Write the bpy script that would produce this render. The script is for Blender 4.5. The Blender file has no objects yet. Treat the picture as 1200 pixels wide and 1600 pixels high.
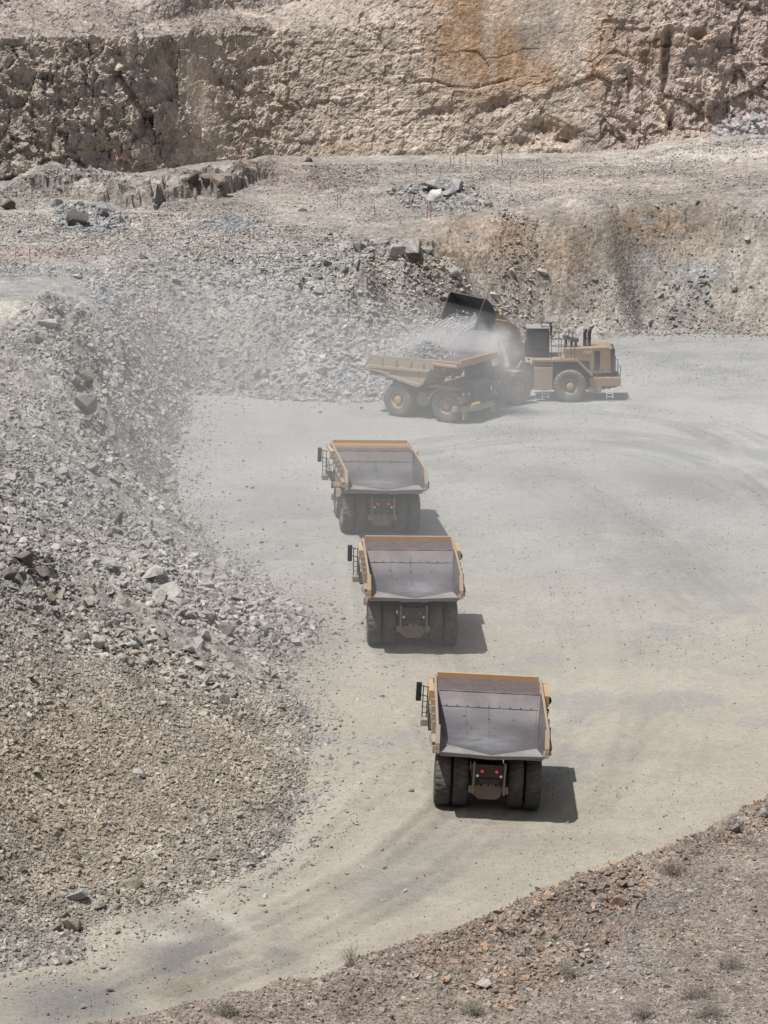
import bpy, math, random
import numpy as np
from mathutils import Vector, Matrix, Euler
R = math.radians
rng = np.random.default_rng(7)
random.seed(7)
scene = bpy.context.scene
COL = scene.collection

# ------------------------------------------------------------------ camera
F_PX, H_CAM, TH = 5200.0, 50.6, math.atan(1166/5200.0)
CT, ST = math.cos(TH), math.sin(TH)
cam_d = bpy.data.cameras.new("camera"); cam = bpy.data.objects.new("camera", cam_d); COL.objects.link(cam)
cam.location = (0, 0, H_CAM); cam.rotation_euler = (math.pi/2 - TH, 0, 0)
cam_d.sensor_fit = 'VERTICAL'; cam_d.sensor_height = 36.0; cam_d.sensor_width = 27.0
cam_d.lens = F_PX/1600*36.0; cam_d.clip_start = 1.0; cam_d.clip_end = 3000
scene.camera = cam

def at(px, py, z=0.0):
    """point of the place seen at a photo position, at height z"""
    dx = (px-600)/F_PX; u = (800-py)/F_PX
    d = np.array([dx, CT+u*ST, -ST+u*CT])
    t = (z-H_CAM)/d[2]
    return np.array([d[0]*t, d[1]*t, z])
def toPx(X, Y, Z):
    zc = Z-H_CAM
    dep = Y*CT - zc*ST; up = Y*ST + zc*CT
    return 600+F_PX*X/dep, 800-F_PX*up/dep

# ------------------------------------------------------------------ noise (numpy)
def _hash(ix, iy, iz, seed):
    with np.errstate(over='ignore'):
        n = (ix.astype(np.uint32)*np.uint32(0x8da6b343)) ^ (iy.astype(np.uint32)*np.uint32(0xd8163841)) ^ (iz.astype(np.uint32)*np.uint32(0xcb1ab31f)) ^ np.uint32((seed*0x9E3779B1) & 0xffffffff)
        n ^= n >> np.uint32(15); n *= np.uint32(0x2c1b3c6d); n ^= n >> np.uint32(12); n *= np.uint32(0x297a2d39); n ^= n >> np.uint32(15)
    return n
def _u(n): return n.astype(np.float64)/4294967295.0
def vnoise(x, y, z=None, seed=0):
    if z is None:
        xi, yi = np.floor(x).astype(np.int64), np.floor(y).astype(np.int64)
        fx, fy = x-xi, y-yi
        fx = fx*fx*fx*(fx*(fx*6-15)+10); fy = fy*fy*fy*(fy*(fy*6-15)+10)
        zi = np.zeros_like(xi)
        a = _u(_hash(xi, yi, zi, seed)); b = _u(_hash(xi+1, yi, zi, seed))
        c = _u(_hash(xi, yi+1, zi, seed)); d = _u(_hash(xi+1, yi+1, zi, seed))
        return (a+(b-a)*fx)*(1-fy)+(c+(d-c)*fx)*fy
    zi = np.floor(z).astype(np.int64); fz = z-zi; fz = fz*fz*(3-2*fz)
    xi, yi = np.floor(x).astype(np.int64), np.floor(y).astype(np.int64)
    fx, fy = x-xi, y-yi
    fx = fx*fx*(3-2*fx); fy = fy*fy*(3-2*fy)
    out = 0
    for k, w in ((0, 1-fz), (1, fz)):
        a = _u(_hash(xi, yi, zi+k, seed)); b = _u(_hash(xi+1, yi, zi+k, seed))
        c = _u(_hash(xi, yi+1, zi+k, seed)); d = _u(_hash(xi+1, yi+1, zi+k, seed))
        out = out + w*((a+(b-a)*fx)*(1-fy)+(c+(d-c)*fx)*fy)
    return out
def fbm(x, y, z=None, s=1.0, o=4, seed=0, gain=0.5):
    """-1..1 fractal noise, s = size in metres of its largest lumps"""
    t = 0; a = 1.0; n = 0; f = 1.0/s
    for k in range(o):
        t = t + a*(2*vnoise(x*f+13.7*k, y*f-7.1*k, None if z is None else z*f+3.3*k, seed+k)-1); n += a; a *= gain; f *= 2.03
    return t/n
def ridged(x, y, z=None, s=1.0, o=4, seed=0):
    t = 0; a = 1.0; n = 0; f = 1.0/s
    for k in range(o):
        v = 1-np.abs(2*vnoise(x*f+5.7*k, y*f-2.1*k, None if z is None else z*f+9.3*k, seed+k)-1)
        t = t + a*v*v; n += a; a *= 0.5; f *= 2.1
    return t/n
def cells(P, seed=0):
    """Worley: P is (N,2) or (N,3) in cell units. returns F1, F2, three random numbers of the cell, offset from its centre"""
    N, D = P.shape
    base = np.floor(P).astype(np.int64)
    d1 = np.full(N, 9e9); d2 = np.full(N, 9e9); hid = np.zeros(N, np.uint32); off = np.zeros((N, D))
    rngs = [(-1, 0, 1)]*D
    import itertools
    for o in itertools.product(*rngs):
        c = base+np.array(o)
        z = c[:, 2] if D == 3 else np.zeros(N, np.int64)
        h = _hash(c[:, 0], c[:, 1], z, seed)
        q = np.empty((N, D))
        for k in range(D):
            q[:, k] = c[:, k] + 0.1+0.8*((h >> np.uint32(k*10)) & np.uint32(1023)).astype(np.float64)/1023
        v = P-q; d = (v*v).sum(1)
        m = d < d1
        d2 = np.where(m, d1, np.minimum(d2, d)); d1 = np.where(m, d, d1); hid = np.where(m, h, hid)
        off[m] = v[m]
    r = np.stack([_u(_hash(hid.astype(np.int64), np.full(N, k+1), np.full(N, 3), seed+77)) for k in range(3)], 1)
    return np.sqrt(d1), np.sqrt(d2), r, off
def facet(P, size, seed=0, tilt=0.8, aniso=None):
    """broken rock: every cell is a flat facet with its own depth and tilt (about -1..1)"""
    Q = P/size
    if aniso is not None: Q = Q/np.array(aniso)
    w = np.stack([fbm(P[:, 0], P[:, 1], P[:, 2] if P.shape[1] == 3 else None, s=size*0.9, o=2, seed=seed+50+k) for k in range(P.shape[1])], 1)
    d1, d2, r, off = cells(Q+0.09*w, seed)
    f = (r[:, 0]-.5)*1.3
    for k in range(P.shape[1]): f = f + tilt*2*(r[:, (k+1) % 3]-.5)*off[:, k]
    return f, r, d1, d2
def smooth(e0, e1, x):
    t = np.clip((x-e0)/(e1-e0), 0, 1); return t*t*(3-2*t)
def blobs(px, py, lst):
    """largest of soft elliptical patches (cx, cy, rx, ry, value[, turn in degrees])"""
    w = np.zeros_like(px)
    for b in lst:
        cx, cy, rx, ry, v = b[:5]; a = R(b[5]) if len(b) > 5 else 0.0
        dx, dy = px-cx, py-cy
        X = (dx*math.cos(a)+dy*math.sin(a))/rx; Y = (-dx*math.sin(a)+dy*math.cos(a))/ry
        w = np.maximum(w, v*np.exp(-(X*X+Y*Y)**1.5))
    return w

# ------------------------------------------------------------------ colours and materials
LIT = 1.12      # what a sunlit surface of albedo 1 reads in the picture
def lin(c): c = c/255.0; return c/12.92 if c <= .04045 else ((c+.055)/1.055)**2.4
def seen(r, g, b):
    m = .3*r+.55*g+.15*b; r, g, b = [m+(k-m)*.68 for k in (r, g, b)]
    return np.array([lin(r), lin(g), lin(b)])/LIT      # base colour from a sunlit look
def rgba(c): return (float(c[0]), float(c[1]), float(c[2]), 1.0)

class NT:
    def __init__(s, name):
        s.m = bpy.data.materials.new(name); s.m.use_nodes = True; s.t = s.m.node_tree; s.n = s.t.nodes
        s.bsdf = s.n["Principled BSDF"]; s.out = s.n["Material Output"]
    def new(s, kind, **kw):
        x = s.n.new(kind)
        for k, v in kw.items(): setattr(x, k, v)
        return x
    def link(s, a, b): s.t.links.new(a, b)
    def coord(s, kind='Object'): 
        return s.new('ShaderNodeTexCoord').outputs[kind]
    def noise(s, vec, scale, detail=4, rough=.55):
        x = s.new('ShaderNodeTexNoise'); x.inputs['Scale'].default_value = scale; x.inputs['Detail'].default_value = detail; x.inputs['Roughness'].default_value = rough
        s.link(vec, x.inputs['Vector']); return x
    def vor(s, vec, scale, feature='F1'):
        x = s.new('ShaderNodeTexVoronoi', feature=feature); x.inputs['Scale'].default_value = scale
        s.link(vec, x.inputs['Vector']); return x
    def rangev(s, v, a, b, c, d):
        x = s.new('ShaderNodeMapRange'); 
        for k, q in zip(('From Min', 'From Max', 'To Min', 'To Max'), (a, b, c, d)): x.inputs[k].default_value = q
        s.link(v, x.inputs['Value']); return x.outputs['Result']
    def mul(s, col, val):
        x = s.new('ShaderNodeVectorMath', operation='SCALE'); s.link(col, x.inputs[0]); s.link(val, x.inputs['Scale']); return x.outputs[0]
    def math(s, op, a, b):
        x = s.new('ShaderNodeMath', operation=op)
        for i, q in ((0, a), (1, b)):
            if isinstance(q, (int, float)): x.inputs[i].default_value = q
            else: s.link(q, x.inputs[i])
        return x.outputs[0]
    def mix(s, fac, a, b):
        x = s.new('ShaderNodeMix', data_type='RGBA')
        if isinstance(fac, (int, float)): x.inputs[0].default_value = fac
        else: s.link(fac, x.inputs[0])
        for i, q in ((6, a), (7, b)):
            if hasattr(q, 'links') or hasattr(q, 'is_linked'): s.link(q, x.inputs[i])
            else: x.inputs[i].default_value = rgba(q)
        return x.outputs[2]
    def bump(s, h, strength, dist):
        x = s.new('ShaderNodeBump'); x.inputs['Strength'].default_value = strength; x.inputs['Distance'].default_value = dist
        s.link(h, x.inputs['Height']); s.link(x.outputs[0], s.bsdf.inputs['Normal']); return x
    def set(s, **kw):
        for k, v in kw.items(): s.bsdf.inputs[k.replace('_', ' ')].default_value = v

def mat_earth(name, grain=1.0, contrast=1.0, bump=0.6, bdist=0.12):
    """broken rock and dirt: colour from the painted rock types ('tint'), split up stone by stone"""
    t = NT(name); c = t.coord()
    a = t.new('ShaderNodeAttribute', attribute_name='tint').outputs['Color']
    n1 = t.noise(c, .45, 6).outputs[0]; n2 = t.noise(c, 3.2*grain, 5, .65).outputs[0]
    v1 = t.vor(c, 2.1*grain); v2 = t.vor(c, 5.5*grain)
    k = t.math('MULTIPLY', t.rangev(n1, .3, .7, 1-.16*contrast, 1+.16*contrast), t.rangev(n2, .25, .75, 1-.28*contrast, 1+.28*contrast))
    s1 = t.new('ShaderNodeSeparateColor'); t.link(v1.outputs['Color'], s1.inputs[0])
    s2 = t.new('ShaderNodeSeparateColor'); t.link(v2.outputs['Color'], s2.inputs[0])
    k = t.math('MULTIPLY', k, t.rangev(s1.outputs[0], 0, 1, 1-.13*contrast, 1+.13*contrast))
    k = t.math('MULTIPLY', k, t.rangev(s2.outputs[0], 0, 1, 1-.2*contrast, 1+.2*contrast))
    t.link(t.mul(a, k), t.bsdf.inputs['Base Color'])
    h = t.math('ADD', t.math('MULTIPLY', v1.outputs['Distance'], -.9), t.math('MULTIPLY', v2.outputs['Distance'], -.45))
    h = t.math('ADD', h, t.math('MULTIPLY', n2, .8))
    t.bump(h, bump, bdist)
    t.set(Roughness=.95); t.bsdf.inputs['Specular IOR Level'].default_value = .15
    return t.m

def mat_paint(name, col, dust=(.40, .34, .27), dustamt=.45, rough=.55, metal=0.0, scale=1.2, spec=.4, side=.35):
    """machine paint or rubber with dust lying on it and blotchy wear"""
    t = NT(name); c = t.coord()
    n = t.noise(c, scale, 7, .65).outputs[0]; n2 = t.noise(c, scale*9, 4, .7).outputs[0]
    geo = t.new('ShaderNodeNewGeometry'); sp = t.new('ShaderNodeSeparateXYZ'); t.link(geo.outputs['Normal'], sp.inputs[0])
    up = t.rangev(sp.outputs[2], -.2, 1, side, 1.0)
    f = t.math('MULTIPLY', t.rangev(n, .3, .72, .25, 1.25), up); f = t.math('MULTIPLY', f, t.rangev(n2, .3, .7, .8, 1.2))
    f = t.math('MULTIPLY', f, dustamt)
    cl = t.new('ShaderNodeClamp'); t.link(f, cl.inputs[0])
    base = t.mix(t.rangev(n2, .3, .75, 0, .35), col, np.array(col)*.6)
    t.link(t.mix(cl.outputs[0], base, dust), t.bsdf.inputs['Base Color'])
    t.set(Roughness=rough, Metallic=metal); t.bsdf.inputs['Specular IOR Level'].default_value = spec
    t.link(t.rangev(cl.outputs[0], 0, 1, rough, .95), t.bsdf.inputs['Roughness'])
    t.bump(n2, .12, .02)
    return t.m

# ------------------------------------------------------------------ mesh helpers
def np_mesh(name, V, Fc, tint=None, mat=None, smooth_=False):
    me = bpy.data.meshes.new(name)
    V = np.ascontiguousarray(V, np.float32); Fc = np.ascontiguousarray(Fc, np.int32); k = Fc.shape[1]
    me.vertices.add(len(V)); me.vertices.foreach_set("co", V.ravel())
    me.loops.add(Fc.size); me.loops.foreach_set("vertex_index", Fc.ravel())
    me.polygons.add(len(Fc)); me.polygons.foreach_set("loop_start", np.arange(0, Fc.size, k, dtype=np.int32))
    me.polygons.foreach_set("use_smooth", np.full(len(Fc), smooth_, bool))
    me.update(calc_edges=True)
    if tint is not None:
        at_ = me.attributes.new("tint", 'FLOAT_COLOR', 'POINT')
        c = np.ones((len(V), 4), np.float32); c[:, :3] = tint; at_.data.foreach_set("color", c.ravel())
    if mat: me.materials.append(mat)
    return me
def put(name, me, parent=None):
    o = bpy.data.objects.new(name, me); COL.objects.link(o)
    if parent is not None: o.parent = parent
    return o
def tag(o, label=None, cat=None, group=None, kind=None):
    if label: o['label'] = label
    if cat: o['category'] = cat
    if group: o['group'] = group
    if kind: o['kind'] = kind
    return o
def empty(name, loc=(0, 0, 0), rot=(0, 0, 0)):
    o = bpy.data.objects.new(name, None); COL.objects.link(o); o.location = loc; o.rotation_euler = rot; o.empty_display_size = .3
    return o
def grid_faces(nx, ny):
    i = np.arange(nx-1)[None, :]+np.arange(ny-1)[:, None]*nx
    i = i.ravel(); return np.stack([i, i+1, i+1+nx, i+nx], 1)

class MB:
    def __init__(s): s.v = []; s.f = []
    def add(s, vs, fs):
        b = len(s.v); s.v += [tuple(map(float, q)) for q in vs]; s.f += [tuple(b+i for i in q) for q in fs]; return s
    def box(s, x0, x1, y0, y1, z0, z1):
        return s.hexa([(x0, y0, z0), (x1, y0, z0), (x1, y1, z0), (x0, y1, z0), (x0, y0, z1), (x1, y0, z1), (x1, y1, z1), (x0, y1, z1)])
    def hexa(s, p): return s.add(p, [(0, 3, 2, 1), (4, 5, 6, 7), (0, 1, 5, 4), (1, 2, 6, 5), (2, 3, 7, 6), (3, 0, 4, 7)])
    def prism(s, poly, x0, x1, axis='x'):
        """polygon in (y,z) swept along x (or (x,z) along y, (x,y) along z)"""
        n = len(poly)
        m = {'x': lambda a, b, t: (t, a, b), 'y': lambda a, b, t: (a, t, b), 'z': lambda a, b, t: (a, b, t)}[axis]
        vs = [m(a, b, x0) for a, b in poly]+[m(a, b, x1) for a, b in poly]
        return s.add(vs, [tuple(range(n))[::-1], tuple(range(n, 2*n))]+[(i, (i+1) % n, n+(i+1) % n, n+i) for i in range(n)])
    def plate(s, q, t):
        """a flat sheet through the corner points q, given thickness t"""
        q = [Vector(a) for a in q]; n = (q[1]-q[0]).cross(q[2]-q[0]).normalized()*t*.5
        k = len(q); vs = [a+n for a in q]+[a-n for a in q]
        return s.add(vs, [tuple(range(k)), tuple(range(k, 2*k))[::-1]]+[(i, k+i, k+(i+1) % k, (i+1) % k) for i in range(k)])
    def cyl(s, p0, p1, r0, r1=None, n=14):
        r1 = r0 if r1 is None else r1
        p0, p1 = Vector(p0), Vector(p1); d = (p1-p0).normalized()
        u = d.orthogonal().normalized(); w = d.cross(u)
        vs = []
        for p, r in ((p0, r0), (p1, r1)):
            for i in range(n):
                a = 2*math.pi*i/n; vs.append(p+u*math.cos(a)*r+w*math.sin(a)*r)
        return s.add(vs, [tuple(range(n))[::-1], tuple(range(n, 2*n))]+[(i, (i+1) % n, n+(i+1) % n, n+i) for i in range(n)])
    def tube(s, path, r, n=6):
        for a, b in zip(path[:-1], path[1:]): s.cyl(a, b, r, r, n)
        return s
    def lathe_x(s, prof, cx, cy, cz, n=40, close=False):
        """profile (x, radius) turned about an axle along x"""
        k = len(prof); vs = []
        for i in range(n):
            a = 2*math.pi*i/n
            for x, r in prof: vs.append((cx+x, cy+r*math.cos(a), cz+r*math.sin(a)))
        fs = []
        for i in range(n):
            j = (i+1) % n
            for q in range(k-1 if not close else k):
                q2 = (q+1) % k; fs.append((i*k+q, i*k+q2, j*k+q2, j*k+q))
        return s.add(vs, fs)
    def build(s, name, mat, parent=None, bevel=0.0, smooth_=False, loc=None):
        me = bpy.data.meshes.new(name); me.from_pydata(s.v, [], s.f); me.update()
        import bmesh
        bm = bmesh.new(); bm.from_mesh(me); bmesh.ops.recalc_face_normals(bm, faces=bm.faces); bm.to_mesh(me); bm.free()
        if smooth_:
            for p in me.polygons: p.use_smooth = True
            me.set_sharp_from_angle(angle=R(38))
        me.materials.append(mat)
        o = put(name, me, parent)
        if bevel:
            b = o.modifiers.new("bevel", 'BEVEL'); b.width = bevel; b.segments = 2; b.limit_method = 'ANGLE'; b.angle_limit = R(40)
        return o
def copy_tree(o, parent=None):
    c = o.copy(); COL.objects.link(c)
    if parent is not None: c.parent = parent
    for ch in list(o.children): copy_tree(ch, c)
    return c
# ------------------------------------------------------------------ light
SUN_EL, SUN_PHI = 68.5, 37.0          # height of the sun; how far it stands on the camera's side of due left
sv = Vector((-math.cos(R(SUN_EL))*math.cos(R(SUN_PHI)), -math.cos(R(SUN_EL))*math.sin(R(SUN_PHI)), math.sin(R(SUN_EL))))
sd = bpy.data.lights.new("sun", 'SUN'); sd.energy = 4.6; sd.angle = R(.53); sd.color = (1, .98, .955)
so = bpy.data.objects.new("sun", sd); COL.objects.link(so); so.rotation_euler = sv.to_track_quat('Z', 'Y').to_euler()
so.location = (-60, 150, 120)
w = bpy.data.worlds.new("World"); scene.world = w; w.use_nodes = True
wn = w.node_tree.nodes; sky = wn.new('ShaderNodeTexSky'); sky.sky_type = 'NISHITA'; sky.sun_disc = False
sky.sun_elevation = R(SUN_EL); sky.sun_rotation = math.atan2(sv.x, sv.y); sky.air_density = 1.0; sky.dust_density = 5.0; sky.altitude = 500
hs = wn.new('ShaderNodeHueSaturation'); hs.inputs['Saturation'].default_value = .6; w.node_tree.links.new(sky.outputs[0], hs.inputs['Color']); w.node_tree.links.new(hs.outputs[0], wn['Background'].inputs[0]); wn['Background'].inputs[1].default_value = .075
scene.view_settings.view_transform = 'Standard'; scene.view_settings.look = 'None'
scene.view_settings.exposure = 0.0; scene.view_settings.gamma = 1.0
scene.render.engine = 'CYCLES'
scene.cycles.max_bounces = 5; scene.cycles.diffuse_bounces = 3; scene.cycles.glossy_bounces = 2; scene.cycles.volume_bounces = 2
scene.cycles.use_denoising = True
try: scene.cycles.denoiser = 'OPENIMAGEDENOISE'; scene.cycles.denoising_input_passes = 'RGB_ALBEDO_NORMAL'; scene.cycles.denoising_prefilter = 'ACCURATE'
except Exception: pass
# ------------------------------------------------------------------ the quarry: floor, rubble slope and benches, rock face, near bank
M_earth = mat_earth("broken_ground", 1.0, 1.0, .7, .12)
M_cliff = mat_earth("cliff_rock", .9, .95, .7, .14)
M_bank = mat_earth("bank_dirt", 1.6, 1.3, .7, .08)

# trucks: where the middle of the rear axle stands, heading (left turn positive), cross slope of the ground (right side down)
TR = [dict(p=at(759, 1259), yaw=0.0, roll=3.0), dict(p=at(643, 1006), yaw=2.5, roll=1.0), dict(p=at(592, 831), yaw=7.5, roll=2.0)]
def floor_z(x, y):
    z = .10*fbm(x, y, s=22, o=2, seed=91)+.035*fbm(x, y, s=3, o=3, seed=92)
    keep = np.ones_like(x); add = np.zeros_like(x)
    for t in TR:
        dx, dy = x-t['p'][0], y-(t['p'][1]+2.3)
        wgt = 1-smooth(4.5, 12, np.sqrt(dx*dx+(dy*.8)**2))
        c, s_ = math.cos(R(t['yaw'])), math.sin(R(t['yaw']))
        add = add + wgt*(-math.tan(R(t['roll']))*(dx*c+dy*s_)); keep = np.minimum(keep, 1-wgt)
    for cx, cy, r in FLATS:
        wgt = 1-smooth(r, r+5, np.hypot(x-cx, y-cy)); keep = np.minimum(keep, 1-wgt)
    return z*keep+add
_q4 = at(622, 648); _ql = at(860, 628)
FLATS = [(_q4[0]+3.5, _q4[1], 8), (_ql[0], _ql[1]+1, 10)]

def polydist(x, y, pts):
    """signed side distance and length along a ground polyline"""
    bd = np.full(x.shape, 1e9); bs = np.zeros_like(x); sg = np.zeros_like(x); L = 0
    for a, b in zip(pts[:-1], pts[1:]):
        ax, ay = a[0], a[1]; vx, vy = b[0]-ax, b[1]-ay; l = math.hypot(vx, vy)
        t = np.clip(((x-ax)*vx+(y-ay)*vy)/(l*l), 0, 1)
        qx, qy = x-(ax+t*vx), y-(ay+t*vy); d = np.hypot(qx, qy)
        m = d < bd; bd[m] = d[m]; bs[m] = (L+t*l)[m]; sg[m] = np.sign(vx*(y-ay)-vy*(x-ax))[m]; L += l
    return bd*sg, bs

# ---- pit floor: one sheet
def build_floor():
    xs = np.concatenate([np.linspace(-700, -46, 9)[:-1], np.arange(-46, 56, .27), np.linspace(56, 700, 9)[1:]])
    ys = np.concatenate([np.linspace(-60, 112, 8)[:-1], np.arange(112, 318, .3), np.linspace(318, 900, 9)[1:]])
    X, Y = np.meshgrid(xs, ys); x, y = X.ravel(), Y.ravel()
    z = floor_z(x, y)
    px, py = toPx(x, y, z*0)
    px = np.where(y > 60, px, 0); py = np.where(y > 60, py, 4000)
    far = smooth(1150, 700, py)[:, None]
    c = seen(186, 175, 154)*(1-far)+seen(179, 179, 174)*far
    n = fbm(x, y, s=18, o=5, seed=11)[:, None]; n2 = fbm(x, y, s=3, o=4, seed=12, gain=.75)[:, None]
    c = c*(1+.12*n+.13*n2)
    # wheel tracks: pairs of tyre lanes swept over the dust
    def spline(pp, n=7):
        P = [np.array(at(*q)[:2]) for q in pp]; P = [2*P[0]-P[1]]+P+[2*P[-1]-P[-2]]; out = []
        for i in range(1, len(P)-2):
            for k in range(n):
                u = k/n; out.append(.5*((2*P[i])+(-P[i-1]+P[i+1])*u+(2*P[i-1]-5*P[i]+4*P[i+1]-P[i+2])*u*u+(-P[i-1]+3*P[i]-3*P[i+1]+P[i+2])*u**3))
        out.append(P[-2]); return out
    near = (y > 112) & (y < 318) & (np.abs(x) < 60); ii = np.nonzero(near)[0]; xn, yn = x[ii], y[ii]
    patchy = fbm(xn, yn, s=7, o=4, seed=45)
    TRACKS = [([(640, 700), (740, 688), (860, 678), (980, 684), (1090, 705), (1190, 745), (1260, 800)], .20), ([(660, 716), (760, 700), (870, 692), (990, 700), (1080, 722), (1160, 770)], .13), ([(960, 640), (1060, 655), (1150, 685), (1230, 740)], .20), ([(860, 755), (930, 800), (1000, 850), (1080, 920), (1200, 1010)], .10),
        ([(600, 835), (600, 780), (640, 720), (740, 680), (850, 668)], .10), ([(640, 1010), (620, 930), (600, 860)], .12), ([(758, 1262), (735, 1180), (690, 1090), (655, 1015)], .13), ([(140, 1592), (300, 1520), (480, 1440), (640, 1360), (730, 1290), (758, 1255)], .15), ([(60, 1570), (260, 1490), (450, 1400), (600, 1290), (690, 1190)], .11), ([(330, 1560), (520, 1480), (700, 1400), (850, 1290), (930, 1170), (940, 1000), (880, 860)], .05), ([(900, 1330), (1010, 1220), (1060, 1080), (1040, 940), (960, 820)], .04), ([(1250, 1010), (1080, 1060), (930, 1160), (820, 1290)], .06)]
    dc, dz = np.zeros(len(ii)), np.zeros(len(ii))
    for k, (pp, am) in enumerate(TRACKS):
        t, s = polydist(xn, yn, spline(pp)); t = t+.25*fbm(s*.08, s*0+k, s=1, o=2, seed=46)
        brk = smooth(-.5, .25, patchy+.5*fbm(s/6, t/3, s=1, o=3, seed=60+k))
        for lane, wd in ((-2.25, .42), (-1.3, .42), (1.3, .42), (2.25, .42)):
            ln = np.exp(-((t-lane)/wd)**4)*brk; dc -= am*ln; dz -= .03*ln
            dc += .5*am*np.exp(-((t-lane-.62)/.16)**2)*brk; dz += .03*np.exp(-((t-lane-.62)/.18)**2)*brk
        st = fbm(s/14, t/.6, s=1, o=4, seed=20+k, gain=.65); dc += .5*am*np.exp(-(t/3.6)**4)*st
    c[ii] *= (1+np.clip(dc, -.3, .2))[:, None]; z[ii] += dz
    scuff = smooth(.05, .35, fbm(x, y, s=8, o=6, seed=47, gain=.7))*.55*(py < 1400)
    c = c*(1-scuff[:, None])+seen(156, 158, 154)*scuff[:, None]
    grey = blobs(px, py, [(310, 1500, 130, 55, 1.0, -18), (440, 1480, 60, 40, .8, -30), (110, 1565, 120, 40, .9), (250, 1430, 60, 30, .4), (1000, 850, 150, 60, .45, 25), (1080, 760, 120, 25, .5, 10), (640, 1360, 120, 50, .45, -30), (760, 1310, 120, 30, .4), (950, 1190, 170, 30, .35), (820, 740, 160, 20, .4, 5), (480, 1000, 40, 120, .25), (900, 680, 170, 12, .5, 3), (1120, 690, 80, 12, .45, 20)])
    grey = grey*smooth(-.35, .25, fbm(x, y, s=5, o=6, seed=40, gain=.72)+.12+.12*(py > 1420))
    c = c*(1-grey[:, None])+seen(134, 130, 125)*grey[:, None]
    rust = blobs(px, py, [(280, 1545, 55, 20, .8, -15), (345, 1520, 30, 12, .5)])*smooth(-.1, .25, fbm(x, y, s=3, o=5, seed=43, gain=.75))
    c = c*(1-rust[:, None])+seen(146, 132, 112)*rust[:, None]
    pale = blobs(px, py, [(600, 730, 200, 30, .5), (420, 1330, 80, 60, .4, -40), (560, 1250, 70, 90, .3), (1050, 1000, 140, 60, .35, 15), (330, 1420, 90, 12, .6, 30), (250, 1465, 50, 12, .6)])*smooth(-.15, .3, fbm(x, y, s=7, o=6, seed=44, gain=.72))
    c = c*(1-pale[:, None])+seen(202, 197, 182)*pale[:, None]
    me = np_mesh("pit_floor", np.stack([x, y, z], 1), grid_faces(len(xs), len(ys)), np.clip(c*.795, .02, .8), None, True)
    t = NT("packed_dust"); co = t.coord(); a = t.new('ShaderNodeAttribute', attribute_name='tint').outputs['Color']
    n1 = t.noise(co, 2.2, 8, .7).outputs[0]; n2 = t.noise(co, 8, 5, .7).outputs[0]; v = t.vor(co, 3.0)
    k = t.math('MULTIPLY', t.rangev(n1, .3, .7, .88, 1.12), t.rangev(n2, .3, .7, .8, 1.2))
    speck = t.rangev(v.outputs['Distance'], .06, .13, .62, 1.0)
    k = t.math('MULTIPLY', k, speck)
    t.link(t.mul(a, k), t.bsdf.inputs['Base Color'])
    t.bump(t.math('ADD', n1, t.math('MULTIPLY', n2, .35)), .45, .10); t.set(Roughness=.97); t.bsdf.inputs['Specular IOR Level'].default_value = .1
    me.materials.append(t.m)
    return tag(put("pit_floor", me), kind='structure')
build_floor()

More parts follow.
